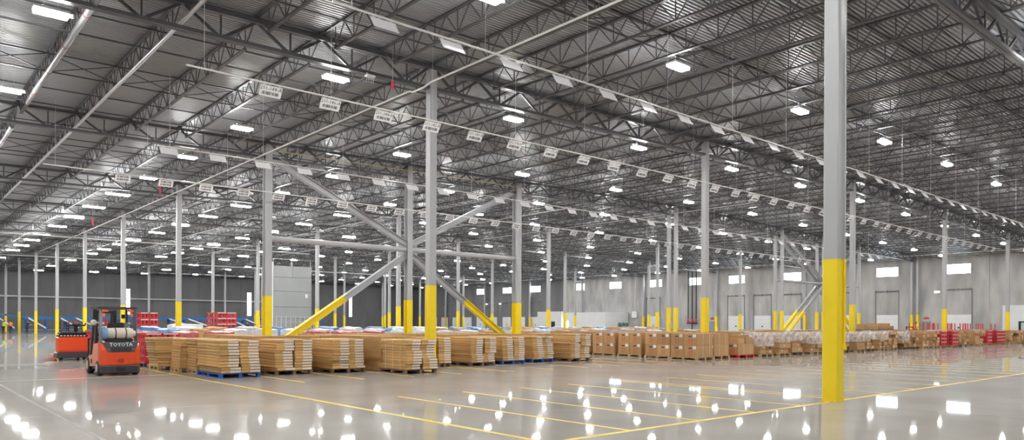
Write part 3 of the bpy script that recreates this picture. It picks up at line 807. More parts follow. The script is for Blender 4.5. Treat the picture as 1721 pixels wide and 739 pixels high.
# ------------------------------------------------------------------ red crates
def crate_mesh(w, d, h):
    mb = MB(); t = .03
    mb.box(0, w, 0, d, 0, .03); 
    for (x0, x1, y0, y1) in ((0, t, 0, d), (w - t, w, 0, d), (t, w - t, 0, t), (t, w - t, d - t, d)):
        mb.box(x0, x1, y0, y1, .03, h * .26); mb.box(x0, x1, y0, y1, h * .8, h)
    for x in (0, w / 2 - .06, w - .12):
        for y in (0, d - t): mb.box(x, x + .12, y, y + t, h * .26, h * .8)
    for y in (0, d / 2 - .06, d - .12):
        for x in (0, w - t): mb.box(x, x + t, y, y + .12, h * .26, h * .8)
    return mb.mesh('crate_body', M_RED)
def crate_goods(w, d, h):
    mb = MB(); rr = random.Random(2); n = max(2, int(w / .12)); q = max(2, int(d / .12))
    for a in range(n):
        for b in range(q):
            x = .05 + (w - .1) * (a + .5) / n; y = .05 + (d - .1) * (b + .5) / q
            if 0 < a < n - 1 and 0 < b < q - 1: continue
            mb.tube((x, y, .03), (x, y, h * .86), .045, 6, rr.choice((0, 1, 2)))
    return mb.mesh('bottles', [M_DARKGOODS, M_WRAPW, M_WRAPR])
def red_crate(u, v, z, w, d, h, label):
    e = thing('red_crate', label, 'crate', (u, v, z), 0, 'red crates')
    obj('body', cached(('cb', w, d, h), lambda: crate_mesh(w, d, h)), e)
    obj('white_band', cached(('wb', w, h), lambda: MB().box(.04, w - .04, -.003, -.0005, h * .82, h * .97).mesh('white_band', M_PANEL)), e)
    g = obj('contents', cached(('cg', w, d, h), lambda: crate_goods(w, d, h)), e); g['kind'] = 'stuff'
def crate_stack(u, v, w, d, h, nx, ny, tiers, nm, base=M_NAVY):
    pallet(u - .02, v - .02, w * nx + .04, d * ny + .04, base, 'dark pallet under the ' + nm, 'pallets of red crates')
    for t_ in range(tiers):
        for a in range(nx):
            for b in range(ny):
                red_crate(u + a * w, v + b * d, .141 + t_ * (h + .002), w - .008, d - .008, h, 'red crate, %s tier, %s across, %s deep, %s' % (nth(t_ + 1), nth(a + 1), nth(b + 1), nm))
crate_stack(7.25, 28.6, .6, .6, .27, 2, 2, 4, 'stack right of the forklift')
crate_stack(7.25, 33.6, .6, .6, .27, 2, 2, 4, 'stack behind the forklift mast')
crate_stack(7.5, 39.0, .6, .6, .27, 2, 2, 4, 'stack beside the tow truck')
crate_stack(12.4, 50.0, .54, .8, .42, 2, 1, 5, 'tall stack right of the forklift roof')
crate_stack(20.6, 60.0, .78, 1.2, .46, 2, 2, 5, 'tall stack in front of the far column')

# ------------------------------------------------------------------ mixed cartons on the long row to the right
MIX_GROUP = 'mixed cartons on the long right-hand row'
LAY = [(2, .20), (2, .24), (3, .24), (2, .30), (1, .40)]
mixrear = MB(); wrapn = 0
LANES = [33.75 + 1.83 * k for k in range(27)]
RED_L = (14, 15, 20, 21, 22)
for n, u in enumerate(LANES):
    r = random.Random(200 + n); v = 19.55 + r.uniform(-.12, .25)
    nm = '%s pallet of long right row' % nth(n + 1)
    pallet(u, v, 1.2, 1.1, r.choice((M_WOOD, M_WOOD, M_WOOD_DARK)), 'wooden pallet, ' + nm, 'pallets of the long right-hand row')
    if n in RED_L:
        for t_ in range(4):
            for a in range(2):
                red_crate(u + a * .6, v, .141 + t_ * .272, .592, .59, .27, 'red crate, %s tier, %s side, %s' % (nth(t_ + 1), ('left', 'right')[a], nm))
        mixrear.box(u, u + 1.2, v + .62, v + 1.1, .145, 1.2, 0)
    else:
        h = r.choice((.185, .21, .22, .26)); nt = int(round(1.1 / h)); nt = min(nt, 5)
        h = 1.08 / nt
        for t_ in range(nt):
            cols = r.choice((2, 2, 2, 1, 3)) if nt < 6 else 2
            w = 1.16 / cols
            for c in range(cols):
                ww = round(w - .035, 2); x = u + .03 + c * w + r.uniform(-.015, .015); y = v + r.choice((0, 0, .02, .05, .12, .2)) + r.uniform(-.02, .03)
                if r.random() < .06: continue
                o = obj('carton', cached(('mx', ww, round(h, 3)), lambda: MB().cbox(0, ww, 0, .5, 0, h - .006, .008).mesh('carton', M_KRAFT2)), None, (x, y, .141 + t_ * h))
                tag(o, 'brown carton, %s layer, %s from left, %s' % (nth(t_ + 1), nth(c + 1), nm), 'carton', MIX_GROUP)
                if r.random() < .5:
                    obj('shipping_label', cached('ml', lambda: MB().box(-.06, .06, -.0015, 0, -.035, .035).mesh('shipping_label', M_LABEL)), o, (ww * r.uniform(.3, .7), 0, h * .5))
        for t_ in range(nt):
            for c in range(2): mixrear.box(u + .03 + c * .58, u + .56 + c * .58, v + .6, v + 1.08, .145 + t_ * h, .14 + (t_ + 1) * h - .006)
    rows = [21.0, 22.6, 24.2, 25.8, 27.4]
    for v2 in rows:
        v2 += .12
        if u > 70 and v2 > 24: continue
        if any(U(q) - 1.4 < u < U(q) + .2 for q in range(2, 5)) and 21 < v2 < 22.7: continue
        hh = 1.18 + r.uniform(-.08, .12)
        mixrear.box(u, u + 1.15, v2, v2 + 1.1, .02, .13, 0)
        for t_ in range(4):
            for c in range(2): mixrear.box(u + .01 + c * .58, u + .55 + c * .58, v2, v2 + 1.08, .14 + t_ * hh / 4.6, .135 + (t_ + 1) * hh / 4.6, r.choice((0, 0, 1)) if t_ == 3 else 0)
    if n in (0, 1, 2, 3, 4, 5, 6, 7, 8, 10):
        e = thing('stretch_wrap', 'cloudy stretch film over the top of the ' + nm, 'wrap', (u, v, 0), 0, 'stretch film on pallets')
        lo = r.choice((.62, .75, .5)); mb = MB(); rr = random.Random(n)
        ring = []
        per = [(-.03, -.04), (.3, -.06), (.6, -.04), (.9, -.065), (1.22, -.04), (1.24, .3), (1.22, .7), (1.24, 1.12), (.6, 1.13), (-.03, 1.12), (-.05, .7), (-.03, .3)]
        lev = [lo + rr.uniform(-.05, .05), (lo + 1.24) / 2, 1.235]
        for z_ in lev: ring += [(x + rr.uniform(-.02, .02), y + rr.uniform(-.02, .02), z_ + rr.uniform(-.03, .0)) for x, y in per]
        k = len(per)
        mb.add(ring, [(l * k + a, l * k + (a + 1) % k, (l + 1) * k + (a + 1) % k, (l + 1) * k + a) for l in (0, 1) for a in range(k)] + [tuple(range(2 * k, 3 * k))], 0, True)
        part('film', mb, M_FILM, e)
tag(obj('rear_cartons', mixrear.mesh('rear_cartons', [M_KRAFT2, M_WRAPW])), 'brown and white-wrapped cartons packed in the rows behind the long right-hand row', 'cartons', None, 'stuff')
# small boxes on top of the single large box and the pile above the row
def loose_box(u, v, z, w, d, h, label):
    o = tag(obj('carton', MB().cbox(0, w, 0, d, 0, h, .006).mesh('carton', M_KRAFT2), None, (u, v, z)), label, 'carton', 'loose cartons lying on top of other goods')
    obj('tape', MB().box(w / 2 - .03, w / 2 + .03, -.001, d + .001, h, h + .0015).mesh('tape', M_STRAP), o)
loose_box(31.85, 19.6, .705, .6, .5, .26, 'small brown box on the left of the large box on the red pallet')
loose_box(32.55, 19.6, .705, .6, .5, .3, 'small brown box on the right of the large box on the red pallet')
loose_box(32.0, 19.65, .97, .9, .5, .16, 'flat brown box on top of the small boxes over the red pallet')
PILE = [(55.7, 23.6, 1.296, .5, .6, .42, 'upright thin brown box at the left of the high pile'), (56.3, 23.5, 1.296, 1.5, .7, .3, 'wide low brown box in the high pile'), (58.0, 23.5, 1.296, 1.7, .7, .12, 'flat brown box under the largest box of the high pile'), (57.8, 23.45, 1.418, 2.1, .8, .36, 'largest brown box on top of the high pile'), (60.1, 23.6, 1.296, .9, .6, .28, 'pale small box at the right of the high pile')]
tag(obj('slip_sheet', MB().cbox(55.4, 61.2, 23.35, 24.4, 1.262, 1.295, .01).mesh('slip_sheet', M_BLACK)), 'black sheet under the high pile of loose boxes', 'sheet')
for q in PILE: loose_box(*q)

# ------------------------------------------------------------------ wrapped loads in the next block back
r = random.Random(21)
def lump(w, d, h, seed):
    rr = random.Random(seed); mb = MB(); n, q = 5, 4; g = {}
    for a in range(n):
        for b in range(q):
            g[a, b] = (w * a / (n - 1), d * b / (q - 1), h + rr.uniform(-.07, .03) - (.05 if a in (0, n - 1) or b in (0, q - 1) else 0))
    keys = list(g); ix = {k: i for i, k in enumerate(keys)}; vs = [g[k] for k in keys]
    fs = [(ix[a, b], ix[a + 1, b], ix[a + 1, b + 1], ix[a, b + 1]) for a in range(n - 1) for b in range(q - 1)]
    rim = [(a, 0) for a in range(n)] + [(n - 1, b) for b in range(1, q)] + [(a, q - 1) for a in range(n - 2, -1, -1)] + [(0, b) for b in range(q - 2, 0, -1)]
    o = len(vs); vs += [(g[k][0] + rr.uniform(-.02, .02), g[k][1] + rr.uniform(-.02, .02), 0.0) for k in rim]
    for i_ in range(len(rim)):
        j_ = (i_ + 1) % len(rim); fs.append((o + i_, o + j_, ix[rim[j_]], ix[rim[i_]]))
    mb.add(vs, fs); return mb
LUMP = {(m.name, k): lump(1.2, 1.1, 1.04, k).mesh('wrapped_load', m) for m in (M_WRAPW, M_WRAPB, M_WRAPR, M_KRAFT2) for k in range(3)}
for lane in range(27):
    u = 9.3 + 1.83 * lane
    for q, v in enumerate((38.6, 41.6, 44.6)):
        if abs(u - U(0)) < 1.5 and q == 0: continue
        red = lane < 8 and q == 0
        m = M_WRAPR if red else r.choice((M_WRAPW, M_WRAPW, M_WRAPB, M_WRAPB, M_KRAFT2) if lane < 16 else (M_WRAPB, M_WRAPW, M_KRAFT2, M_KRAFT2))
        cn = {'white_wrapped_goods': 'white wrapped', 'blue_wrapped_goods': 'blue and white wrapped', 'red_wrapped_goods': 'red wrapped', 'kraft_carton': 'brown'}[m.name]
        e = thing('wrapped_pallet_load', '%s pallet load, %s from left, %s row beyond aisle' % (cn, nth(lane + 1), nth(q + 1)), 'pallet load', (u, v, 0), 0, 'wrapped loads beyond the aisle')
        ld = obj('load', LUMP[m.name, r.randrange(3)], e, (0, 0, .14)); ld.scale = (1, 1, (1.0, 1.1, 1.2)[q])
        obj('pallet_base', cached('plb', lambda: MB().box(0, 1.2, 0, 1.1, .1, .138).box(0, .1, 0, 1.1, 0, .1).box(.55, .65, 0, 1.1, 0, .1).box(1.1, 1.2, 0, 1.1, 0, .1).mesh('pallet_base', M_WOOD_DARK)), e)

# ------------------------------------------------------------------ red post racks at far right
for n in range(9):
    u, v = 73.0 + 2.45 * n, 25.6 + (n % 2) * .5
    e = thing('post_rack', 'red four-post stacking rack behind the far right goods, %s from the left' % nth(n + 1), 'rack', (u, v, 0), 0, 'red post racks behind the far right goods')
    part('deck', MB().box(0, 1.55, 0, 1.3, .1, .16), M_REDPOST, e)
    for x in (0, 1.47):
        for y in (0, 1.22): part('post', MB().box(x, x + .08, y, y + .08, 0, 1.86), M_REDPOST, e)
    part('load', MB().cbox(.12, 1.43, .1, 1.2, .17, 1.2, .03), M_KRAFT2, e)

# ------------------------------------------------------------------ sit-down forklift, rear towards the camera
def forklift(u, v):
    F = thing('forklift', 'orange-red sit-down forklift with gas cylinder, seen from behind left of the cartons', 'forklift', (u, v, 0))
    W = .56                                     # half width; +y is forward
    # counterweight: orange lower part with a rounded rear
    def hull(zs, inset, y0s, y1, m):
        mb = MB(); n = 8; vs = []
        for z, ins, y0 in zip(zs, inset, y0s):
            w_ = W - ins; prof = [(-w_, y1), (-w_, y0 + .16), (-w_ + .05, y0 + .06), (-w_ + .16, y0), (w_ - .16, y0), (w_ - .05, y0 + .06), (w_, y0 + .16), (w_, y1)]
            vs += [(x, y, z) for x, y in prof]
        fs = []
        for l in range(len(zs) - 1):
            for k in range(n): a = l * n + k; b = l * n + (k + 1) % n; fs.append((a, b, b + n, a + n))
        fs += [tuple(range(n - 1, -1, -1)), tuple(range((len(zs) - 1) * n, len(zs) * n))]
        return mb.add(vs, fs)
    cw = part('counterweight', hull([.30, .34, .80, .98, 1.0], [.015, 0, .0, .02, .05], [.06, .04, .0, .05, .08], .36, 0), M_ORANGE, F)
    part('hood', MB().add([(-.37, -.012, .72), (.37, -.012, .72), (.50, .035, 1.02), (-.50, .035, 1.02), (-.37, .1, .72), (.37, .1, .72), (.50, .6, 1.06), (-.50, .6, 1.06)],
        [(0, 1, 2, 3), (1, 5, 6, 2), (5, 4, 7, 6), (4, 0, 3, 7), (3, 2, 6, 7), (0, 4, 5, 1)]), M_CHAR, F)
    part('vent', MB().add([(-.27, -.02, .735), (.27, -.02, .735), (.30, .004, .86), (-.30, .004, .86), (-.27, .05, .735), (.27, .05, .735), (.30, .05, .86), (-.30, .05, .86)],
        [(0, 1, 2, 3), (1, 5, 6, 2), (5, 4, 7, 6), (4, 0, 3, 7), (3, 2, 6, 7), (0, 4, 5, 1)]), M_BLACK, F)
    bm = part('bumper', hull([.06, .10, .28, .31], [.06, .02, .0, .02], [.1, .03, .0, .02], .72, 0), M_CHAR, F)
    part('tow_pin_recess', MB().cbox(-.13, .13, -.012, .06, .15, .26, .02), M_BLACK, bm)
    part('emblem', MB().cbox(-.075, .075, -.006, .02, .4, .52, .012), mat('dark_orange_badge', (.5, .05, .01), .3), cw)
    obj('lettering', text_mesh('TOYOTA', .155, M_SILVER, .004), F, (0, .006, .945), 0, (math.radians(81), 0, 0))
    # body side panels and floor
    for s in (-1, 1):
        b = MB(); b.add([(s * W, .37, .3), (s * W, 1.75, .22), (s * W, 1.75, .55), (s * W, 1.15, .62), (s * W, 1.0, .95), (s * W, .37, 1.0), (s * (W - .06), .37, .3), (s * (W - .06), 1.75, .22), (s * (W - .06), 1.75, .55), (s * (W - .06), 1.15, .62), (s * (W - .06), 1.0, .95), (s * (W - .06), .37, 1.0)],
            [(0, 1, 2, 3, 4, 5), (11, 10, 9, 8, 7, 6)] + [(k, (k + 1) % 6, 6 + (k + 1) % 6, 6 + k) for k in range(6)])
        sp = part('side_panel', b, M_SALMON, F)
        part('step_slot', MB().box(s * W - .006, s * W + .006, 1.15, 1.32, .34, .48), M_BLACK, sp)
    part('chassis', MB().box(-W + .07, W - .07, .37, 2.0, .16, .62), M_CHAR, F)
    # wheels
    for s in (-1, 1):
        for y, rr in ((.42, .235), (1.75, .27)):
            wh = part('wheel', MB().lathe([(rr - .03, -.09), (rr, -.06), (rr, .06), (rr - .03, .09)], (s * (W - .07), y, rr), 'x', 20), M_BLACK, F)
            part('rim', MB().lathe([(rr * .55, -.1), (rr * .5, .1)], (s * (W - .07), y, rr), 'x', 14), mat('pale_rim', (.6, .55, .45), .5), wh)
    # overhead guard
    for s, m in ((-1, M_GUARD), (1, M_CHAR)):
        part('rear_post', MB().bar((s * .49, .34, 1.0), (s * .46, .5, 2.04), .075, .07), m, F)
        part('front_post', MB().bar((s * .5, 1.62, .6), (s * .46, 1.35, 2.04), .06, .08), M_CHAR, F)
        part('grab_bar', MB().bar((s * .5, 1.0, 1.0), (s * .5, .95, 1.55), .035, .035), M_CHAR, F)
        lp = part('rear_lamp', MB().cbox(s * .36 - .09, s * .36 + .09, .40, .46, 1.945, 2.02, .012), M_AMBER, F)
        part('lamp_body', MB().lathe([(.05, -.06), (.055, .0), (.03, .05)], (s * .40, .47, 1.86), 'z', 10), M_AMBER, lp)
    rf = MB()
    for y in (.44, 1.42): rf.bar((-.52, y, 2.07), (.52, y, 2.07), .07, .07)
    for x in (-.5, .5): rf.bar((x, .42, 2.07), (x, 1.45, 2.07), .07, .07)
    rfo = part('roof_frame', rf, M_CHAR, F)
    for k in range(7): part('roof_slat', MB().bar((-.42 + k * .14, .46, 2.08), (-.42 + k * .14, 1.42, 2.08), .03, .05), M_CHAR, rfo)
    # gas cylinder across the hood
    tk = part('gas_cylinder', MB().lathe([(.06, -.42), (.13, -.40), (.17, -.34), (.175, -.2), (.175, .26), (.165, .33), (.12, .39), (.09, .40), (.09, .45)], (0, .28, 1.28), 'x', 20), M_TANK, F)
    part('cylinder_end', MB().lathe([(.10, -.455), (.172, -.425), (.178, -.33), (.1, -.33)], (0, .28, 1.28), 'x', 20), M_SKYB, tk)
    for x in (-.12, .17): part('cylinder_strap', MB().lathe([(.18, x - .018), (.182, x), (.18, x + .018)], (0, .28, 1.28), 'x', 20), M_CHAR, tk)
    part('cylinder_bracket', MB().box(-.36, .36, .16, .42, 1.04, 1.12).box(-.33, -.28, .2, .38, 1.1, 1.2).box(.28, .33, .2, .38, 1.1, 1.2), M_BLACK, F)
    # seat, steering, driver display
    st = part('seat', MB().cbox(-.24, .24, .72, 1.16, 1.0, 1.14, .04), M_BLACK, F)
    part('seat_back', MB().cbox(-.23, .23, .68, .80, 1.12, 1.62, .04), M_BLACK, st)
    part('steering_column', MB().tube((-.05, 1.5, .7), (-.05, 1.32, 1.28), .03, 8).lathe([(.16, -.015), (.18, 0), (.16, .015)], (-.05, 1.3, 1.3), 'z', 16), M_BLACK, F)
    part('document_holder', MB().cbox(.22, .42, .95, 1.0, 1.42, 1.62, .01).bar((.34, .98, 1.62), (.34, .98, 2.0), .025, .025), M_GUARD, F)
    part('red_tag', MB().box(-.33, -.25, .62, .63, 1.5, 1.74), M_RED, F)
    part('work_lamp', MB().lathe([(.05, -.05), (.09, .0), (.09, .05)], (-.62, .62, 1.62), 'y', 12).bar((-.6, .64, 1.62), (-.48, .6, 1.62), .03, .03), M_TANK, F)
    part('mirror', MB().cbox(.30, .48, 1.30, 1.33, 1.75, 1.88, .01), M_BLACK, F)
    # mast and forks
    ms = MB()
    for s in (-1, 1):
        ms.bar((s * .27, 2.08, .1), (s * .27, 2.08, 2.02), .09, .14); ms.bar((s * .17, 2.06, .1), (s * .17, 2.06, 1.98), .05, .1)
    for z in (.5, 1.2, 1.96): ms.bar((-.3, 2.08, z), (.3, 2.08, z), .06, .08)
    part('mast', ms, M_BLACK, F)
    part('fork_carriage', MB().box(-.5, .5, 2.18, 2.24, .15, .24).box(-.5, .5, 2.18, 2.24, .48, .57).box(-.48, -.44, 2.18, 2.24, .24, 1.1).box(.44, .48, 2.18, 2.24, .24, 1.1).box(-.48, .48, 2.18, 2.24, 1.06, 1.1), M_BLACK, F)
    for s in (-1, 1): part('fork', MB().box(s * .25 - .06, s * .25 + .06, 2.24, 2.29, .05, .55).box(s * .25 - .06, s * .25 + .06, 2.29, 3.35, .05, .09), M_CHAR, F)
    return F
forklift(5.56, 24.55)

# ------------------------------------------------------------------ stand-up tow truck behind it
def tow_truck(u, v):
    T = thing('tow_truck', 'small red stand-up tow truck with black steering handle behind the forklift', 'truck', (u, v, 0))
    W = .56
    bd = part('body', MB().cbox(-W, W, .04, .72, .33, 1.0, .05), M_ORANGE, T)
    part('lower_band', MB().box(-W + .02, W - .02, .03, .1, .35, .42), M_RED, bd)
    part('bumper', MB().cbox(-W - .04, W + .06, -.02, .95, .1, .33, .03), M_CHAR, T)
    tr = part('tray', MB().cbox(-W + .02, W - .02, .06, .7, 1.0, 1.08, .02), M_BLACK, T)
    for k in range(8): part('tray_clip', MB().cbox(-.48 + k * .12, -.41 + k * .12, .035, .075, 1.02, 1.07, .008), M_SILVER, tr)
    part('top_cover', MB().cbox(-W + .06, W - .06, .08, .66, 1.08, 1.2, .05), M_BLACK, T)
    hn = part('steering_post', MB().bar((.12, .3, 1.2), (.12, .2, 1.5), .13, .1), M_BLACK, T)
    part('handle_bar', MB().tube((-.22, .2, 1.46), (-.02, .2, 1.5), .035, 8).tube((-.02, .2, 1.5), (.26, .2, 1.5), .06, 10).tube((.26, .2, 1.5), (.44, .2, 1.47), .035, 8).tube((.44, .2, 1.47), (.48, .2, 1.58), .03, 8).tube((-.22, .2, 1.46), (-.27, .2, 1.58), .03, 8), M_BLACK, hn)
    part('red_knob', MB().lathe([(.03, -.03), (.075, .0), (.06, .06), (.02, .08)], (.12, .2, 1.55), 'z', 12), M_RED, hn)
    for x in (-.42, -.18, -.1): part('rod', MB().tube((x, .5, 1.18), (x, .5, 1.66), .017, 6), M_BLACK, T)
    lp = MB()
    for x0 in (-.4, .12):
        lp.tube((x0, .4, 1.18), (x0 + .06, .4, 1.34), .018, 6); lp.tube((x0 + .06, .4, 1.34), (x0 + .24, .4, 1.34), .018, 6); lp.tube((x0 + .24, .4, 1.34), (x0 + .3, .4, 1.18), .018, 6)
    part('guard_loop', lp, M_BLACK, T)
    for s in (-1, 1):
        for y in (.25, 1.5):
            part('wheel', MB().lathe([(.10, -.05), (.12, -.03), (.12, .03), (.10, .05)], (s * .43, y, .12), 'x', 14), M_BLACK, T)
    part('platform', MB().cbox(-W, W, .95, 2.2, .16, .24, .02), M_ORANGE, T)
    part('fork_tip', MB().add([(-W - .45, .3, .06), (-W, .2, .06), (-W, .75, .06), (-W - .45, .55, .06), (-W - .45, .3, .09), (-W, .2, .12), (-W, .75, .12), (-W - .45, .55, .09)], [(0, 3, 2, 1), (4, 5, 6, 7), (0, 1, 5, 4), (1, 2, 6, 5), (2, 3, 7, 6), (3, 0, 4, 7)]), M_ORANGE, T)
    return T
tow_truck(6.2, 35.4)

# ------------------------------------------------------------------ people
def skin_mesh(name, verts, edges, radii, root, m, parent, sub=1):
    me = bpy.data.meshes.new(name); me.from_pydata([Vector(v) for v in verts], edges, []); me.update()
    me.materials.append(m)
    o = bpy.data.objects.new(name, me); COL.objects.link(o); o.parent = parent
    md = o.modifiers.new('skin', 'SKIN'); md.use_smooth_shade = True
    for k, rr in enumerate(radii):
        me.skin_vertices[0].data[k].radius = rr if isinstance(rr, tuple) else (rr, rr)
        me.skin_vertices[0].data[k].use_root = (k == root)
    sd = o.modifiers.new('sub', 'SUBSURF'); sd.levels = sub; sd.render_levels = sub
    return o
def person(u, v, rz, label, top_m, pants_m, arm=0.15, bend=0.0, hat=None, sit=False, z=0.0):
    Pn = thing('person', label, 'person', (u, v, z), rz)
    f = bend
    def J(x, y, zz): return (x, y + f * max(0, zz - .95) * .5, zz - f * max(0, zz - .95) * .12)
    if sit: leg = lambda s: [(s * .09, 0, .88), (s * .11, .38, .86), (s * .11, .42, .46), (s * .11, .40, .08), (s * .11, .54, .04)]
    else: leg = lambda s: [(s * .09, 0, .88), (s * .10, .02, .50), (s * .10, -.01, .09), (s * .11, .13, .04)]
    V_, E_, R_ = [], [], []
    def chain(pts, rads, start=None):
        prev = start
        for p, rr in zip(pts, rads):
            V_.append(p); R_.append(rr); k = len(V_) - 1
            if prev is not None: E_.append((prev, k))
            prev = k
        return prev
    pel = chain([J(0, 0, .95)], [(.14, .10)])
    neck = chain([J(0, 0, 1.12), J(0, .0, 1.32), J(0, 0, 1.44), J(0, .01, 1.52)], [(.13, .09), (.16, .10), (.11, .08), .05], pel)
    chest = pel + 2
    chain([J(0, .02, 1.60), J(0, .02, 1.70), J(0, .01, 1.76)], [(.068, .08), (.072, .085), (.04, .05)], neck)
    for s in (-1, 1):
        L = leg(s)
        chain(L, ([.085, .062, .045, .04] if not sit else [.085, .065, .055, .045, .04]), pel)
        sh = (s * .19, 0, 1.42); el = (s * (.22 + arm * .3), .02 + arm * .35, 1.14); wr_ = (s * (.20 + arm * .1), .06 + arm * 1.1, .92 + arm * .55)
        w = chain([J(*sh), J(*el), J(*wr_)], [.055, .043, .030], chest)
        pal = chain([J(wr_[0], wr_[1] + .05, wr_[2] - .05)], [(.036, .018)], w)
        for k, (dx, ln) in enumerate(((-.03, .055), (-.01, .065), (.01, .06), (.03, .045))):
            chain([J(wr_[0] + dx, wr_[1] + .08, wr_[2] - .09), J(wr_[0] + dx, wr_[1] + .10, wr_[2] - .09 - ln)], [.0095, .008], pal)
        chain([J(wr_[0] - s * .045, wr_[1] + .07, wr_[2] - .04), J(wr_[0] - s * .05, wr_[1] + .10, wr_[2] - .07)], [.011, .009], pal)
    body = skin_mesh('body', V_, E_, R_, 0, M_SKIN, Pn)
    # garments follow the body
    tv = [J(0, 0, .90), J(0, 0, 1.12), J(0, 0, 1.32), J(0, 0, 1.45)]; te = [(0, 1), (1, 2), (2, 3)]; tr = [(.17, .135), (.175, .135), (.2, .14), (.12, .1)]
    for s in (-1, 1):
        k = len(tv); tv += [J(s * .19, 0, 1.42), J(s * (.215 + arm * .2), .01 + arm * .2, 1.24)]; te += [(2, k), (k, k + 1)]; tr += [.068, .06]
    skin_mesh('jacket', tv, te, tr, 0, top_m, Pn)
    pv = [J(0, 0, .95)]; pe = []; pr = [(.15, .12)]
    for s in (-1, 1):
        L = leg(s)[:-1]; k = len(pv); pv += L; pr += [.10, .078, .06, .055][:len(L)]
        pe += [(0, k)] + [(k + q, k + q + 1) for q in range(len(L) - 1)]
    skin_mesh('trousers', pv, pe, pr, 0, pants_m, Pn)
    hd = J(0, .02, 1.70)
    h = MB().lathe([(.075, -.03), (.088, .0), (.086, .05), (.06, .09), (.02, .105)], (hd[0], hd[1] - .012, hd[2]), 'z', 12)
    part('hard_hat' if hat else 'hair', h, hat or M_HAIR, Pn)
    fc = MB()
    for s in (-1, 1): fc.lathe([(.008, -.008), (.012, 0), (.008, .008)], (hd[0] + s * .03, hd[1] + .083, hd[2] - .02), 'y', 6)
    fc.box(hd[0] - .025, hd[0] + .025, hd[1] + .07, hd[1] + .085, hd[2] - .085, hd[2] - .075)
    part('face_features', fc, M_HAIR, Pn)
    part('nose', MB().add([(hd[0] - .012, hd[1] + .07, hd[2] - .055), (hd[0] + .012, hd[1] + .07, hd[2] - .055), (hd[0], hd[1] + .105, hd[2] - .052), (hd[0], hd[1] + .075, hd[2] - .015)], [(0, 2, 1), (0, 3, 2), (1, 2, 3), (0, 1, 3)]), M_SKIN, Pn)
    for s in (-1, 1):
        part('shoe', MB().cbox(s * .105 - .05, s * .105 + .05, (-.09 if not sit else .31), (.2 if not sit else .6), 0, .09, .02), M_BLACK, Pn)
    return Pn
person(12.5, 118.4, math.radians(-60), 'person in a lime safety vest working at the far left', M_HIVIS, M_TROUSER, .5, .3)
person(13.9, 123.6, math.radians(10), 'person in an orange safety vest standing at the far left', M_HIVISO, M_TROUSER, .2)
person(15.7, 122.6, math.radians(-70), 'person in dark clothes bending under a white chute', M_SHIRT, M_TROUSER, .5, .6)
person(29.6, 77.0, math.radians(150), 'person in dark blue clothes beside the yellow step ladder', M_SHIRT, M_TROUSER, .3)
# rider on a reach truck by the dock wall
RT = thing('reach_truck', 'dark stand-up lift truck carrying a rider near the dock wall', 'truck', (88.0, 31.8, 0), math.radians(90))
part('body', MB().cbox(-.6, .6, 0, 1.2, .12, 1.15, .05), M_CHAR, RT)
part('mast', MB().bar((-.35, 1.4, .1), (-.35, 1.4, 1.5), .1, .14).bar((.35, 1.4, .1), (.35, 1.4, 1.5), .1, .14).bar((-.35, 1.4, 1.45), (.35, 1.4, 1.45), .08, .08), M_BLACK, RT)
part('operator_floor', MB().box(-.55, .55, -.8, 0, .15, .25), M_CHAR, RT)
for s in (-1, 1): part('wheel', MB().lathe([(.12, -.05), (.14, 0), (.12, .05)], (s * .45, .6, .14), 'x', 14), M_BLACK, RT)
person(88.45, 31.8, math.radians(90), 'person in a lime safety vest riding the lift truck near the dock wall', M_HIVIS, M_TROUSER, .6, .1, None, False, .25)

# ------------------------------------------------------------------ blue conveyor and white chutes at far left
CV = thing('conveyor', 'long blue overhead parcel conveyor on legs along the dark far wall', 'conveyor', (10, 128.5, 0))
part('bed', MB().box(6, 54, 0, 1.3, 1.95, 2.4), M_CONV, CV)
part('incline', MB().add([(-2, 0, 3.3), (6, 0, 2.15), (6, 0, 2.4), (-2, 0, 3.75), (-2, 1.3, 3.3), (6, 1.3, 2.15), (6, 1.3, 2.4), (-2, 1.3, 3.75)], [(0, 1, 2, 3), (4, 7, 6, 5), (0, 4, 5, 1), (3, 2, 6, 7), (0, 3, 7, 4), (1, 5, 6, 2)]), M_CONV, CV)
for k in range(20):
    part('leg', MB().box(6.3 + k * 2.5, 6.5 + k * 2.5, .1, .3, 0, 1.95).box(6.3 + k * 2.5, 6.5 + k * 2.5, 1.0, 1.2, 0, 1.95), M_CONV, CV)
part('lower_rail', MB().box(6, 54, .1, .22, .35, .45), M_SKYB, CV)
part('control_cabinet', MB().cbox(1.2, 2.6, -.3, .1, 2.9, 3.7, .03), M_GREYBOX, CV)
for k, (u, ln) in enumerate(((12.9, 1.9), (16.3, 2.2), (20.6, 2.4), (22.4, 3.0), (36.0, 4.2), (38.6, 4.2), (45.8, 3.6), (48.2, 3.6))):
    e = thing('parcel_chute', 'white sloping parcel chute below the blue conveyor, %s from the left' % nth(k + 1), 'chute', (u, 128.4 - (k % 2) * 1.3, 0), 0, 'white parcel chutes')
    z0, z1 = 2.25, .75
    def slab(y0, y1, dz0, dz1):
        return MB().add([(0, y0, z0 + dz0), (ln, y0, z1 + dz0), (ln, y1, z1 + dz0), (0, y1, z0 + dz0), (0, y0, z0 + dz1), (ln, y0, z1 + dz1), (ln, y1, z1 + dz1), (0, y1, z0 + dz1)], [(3, 2, 1, 0), (4, 5, 6, 7), (0, 1, 5, 4), (1, 2, 6, 5), (2, 3, 7, 6), (3, 0, 4, 7)])
    part('slide', slab(-1.0, 0, -.06, .0), M_WHITE, e)
    part('side_board', slab(-1.06, -1.0, -.22, .02), M_WHITE, e); part('side_board', slab(0, .06, -.22, .12), M_BLUE, e)
    part('chute_leg', MB().box(ln - .15, ln - .07, -.9, -.82, 0, z1).box(ln - .15, ln - .07, -.2, -.12, 0, z1), M_CONV, e)
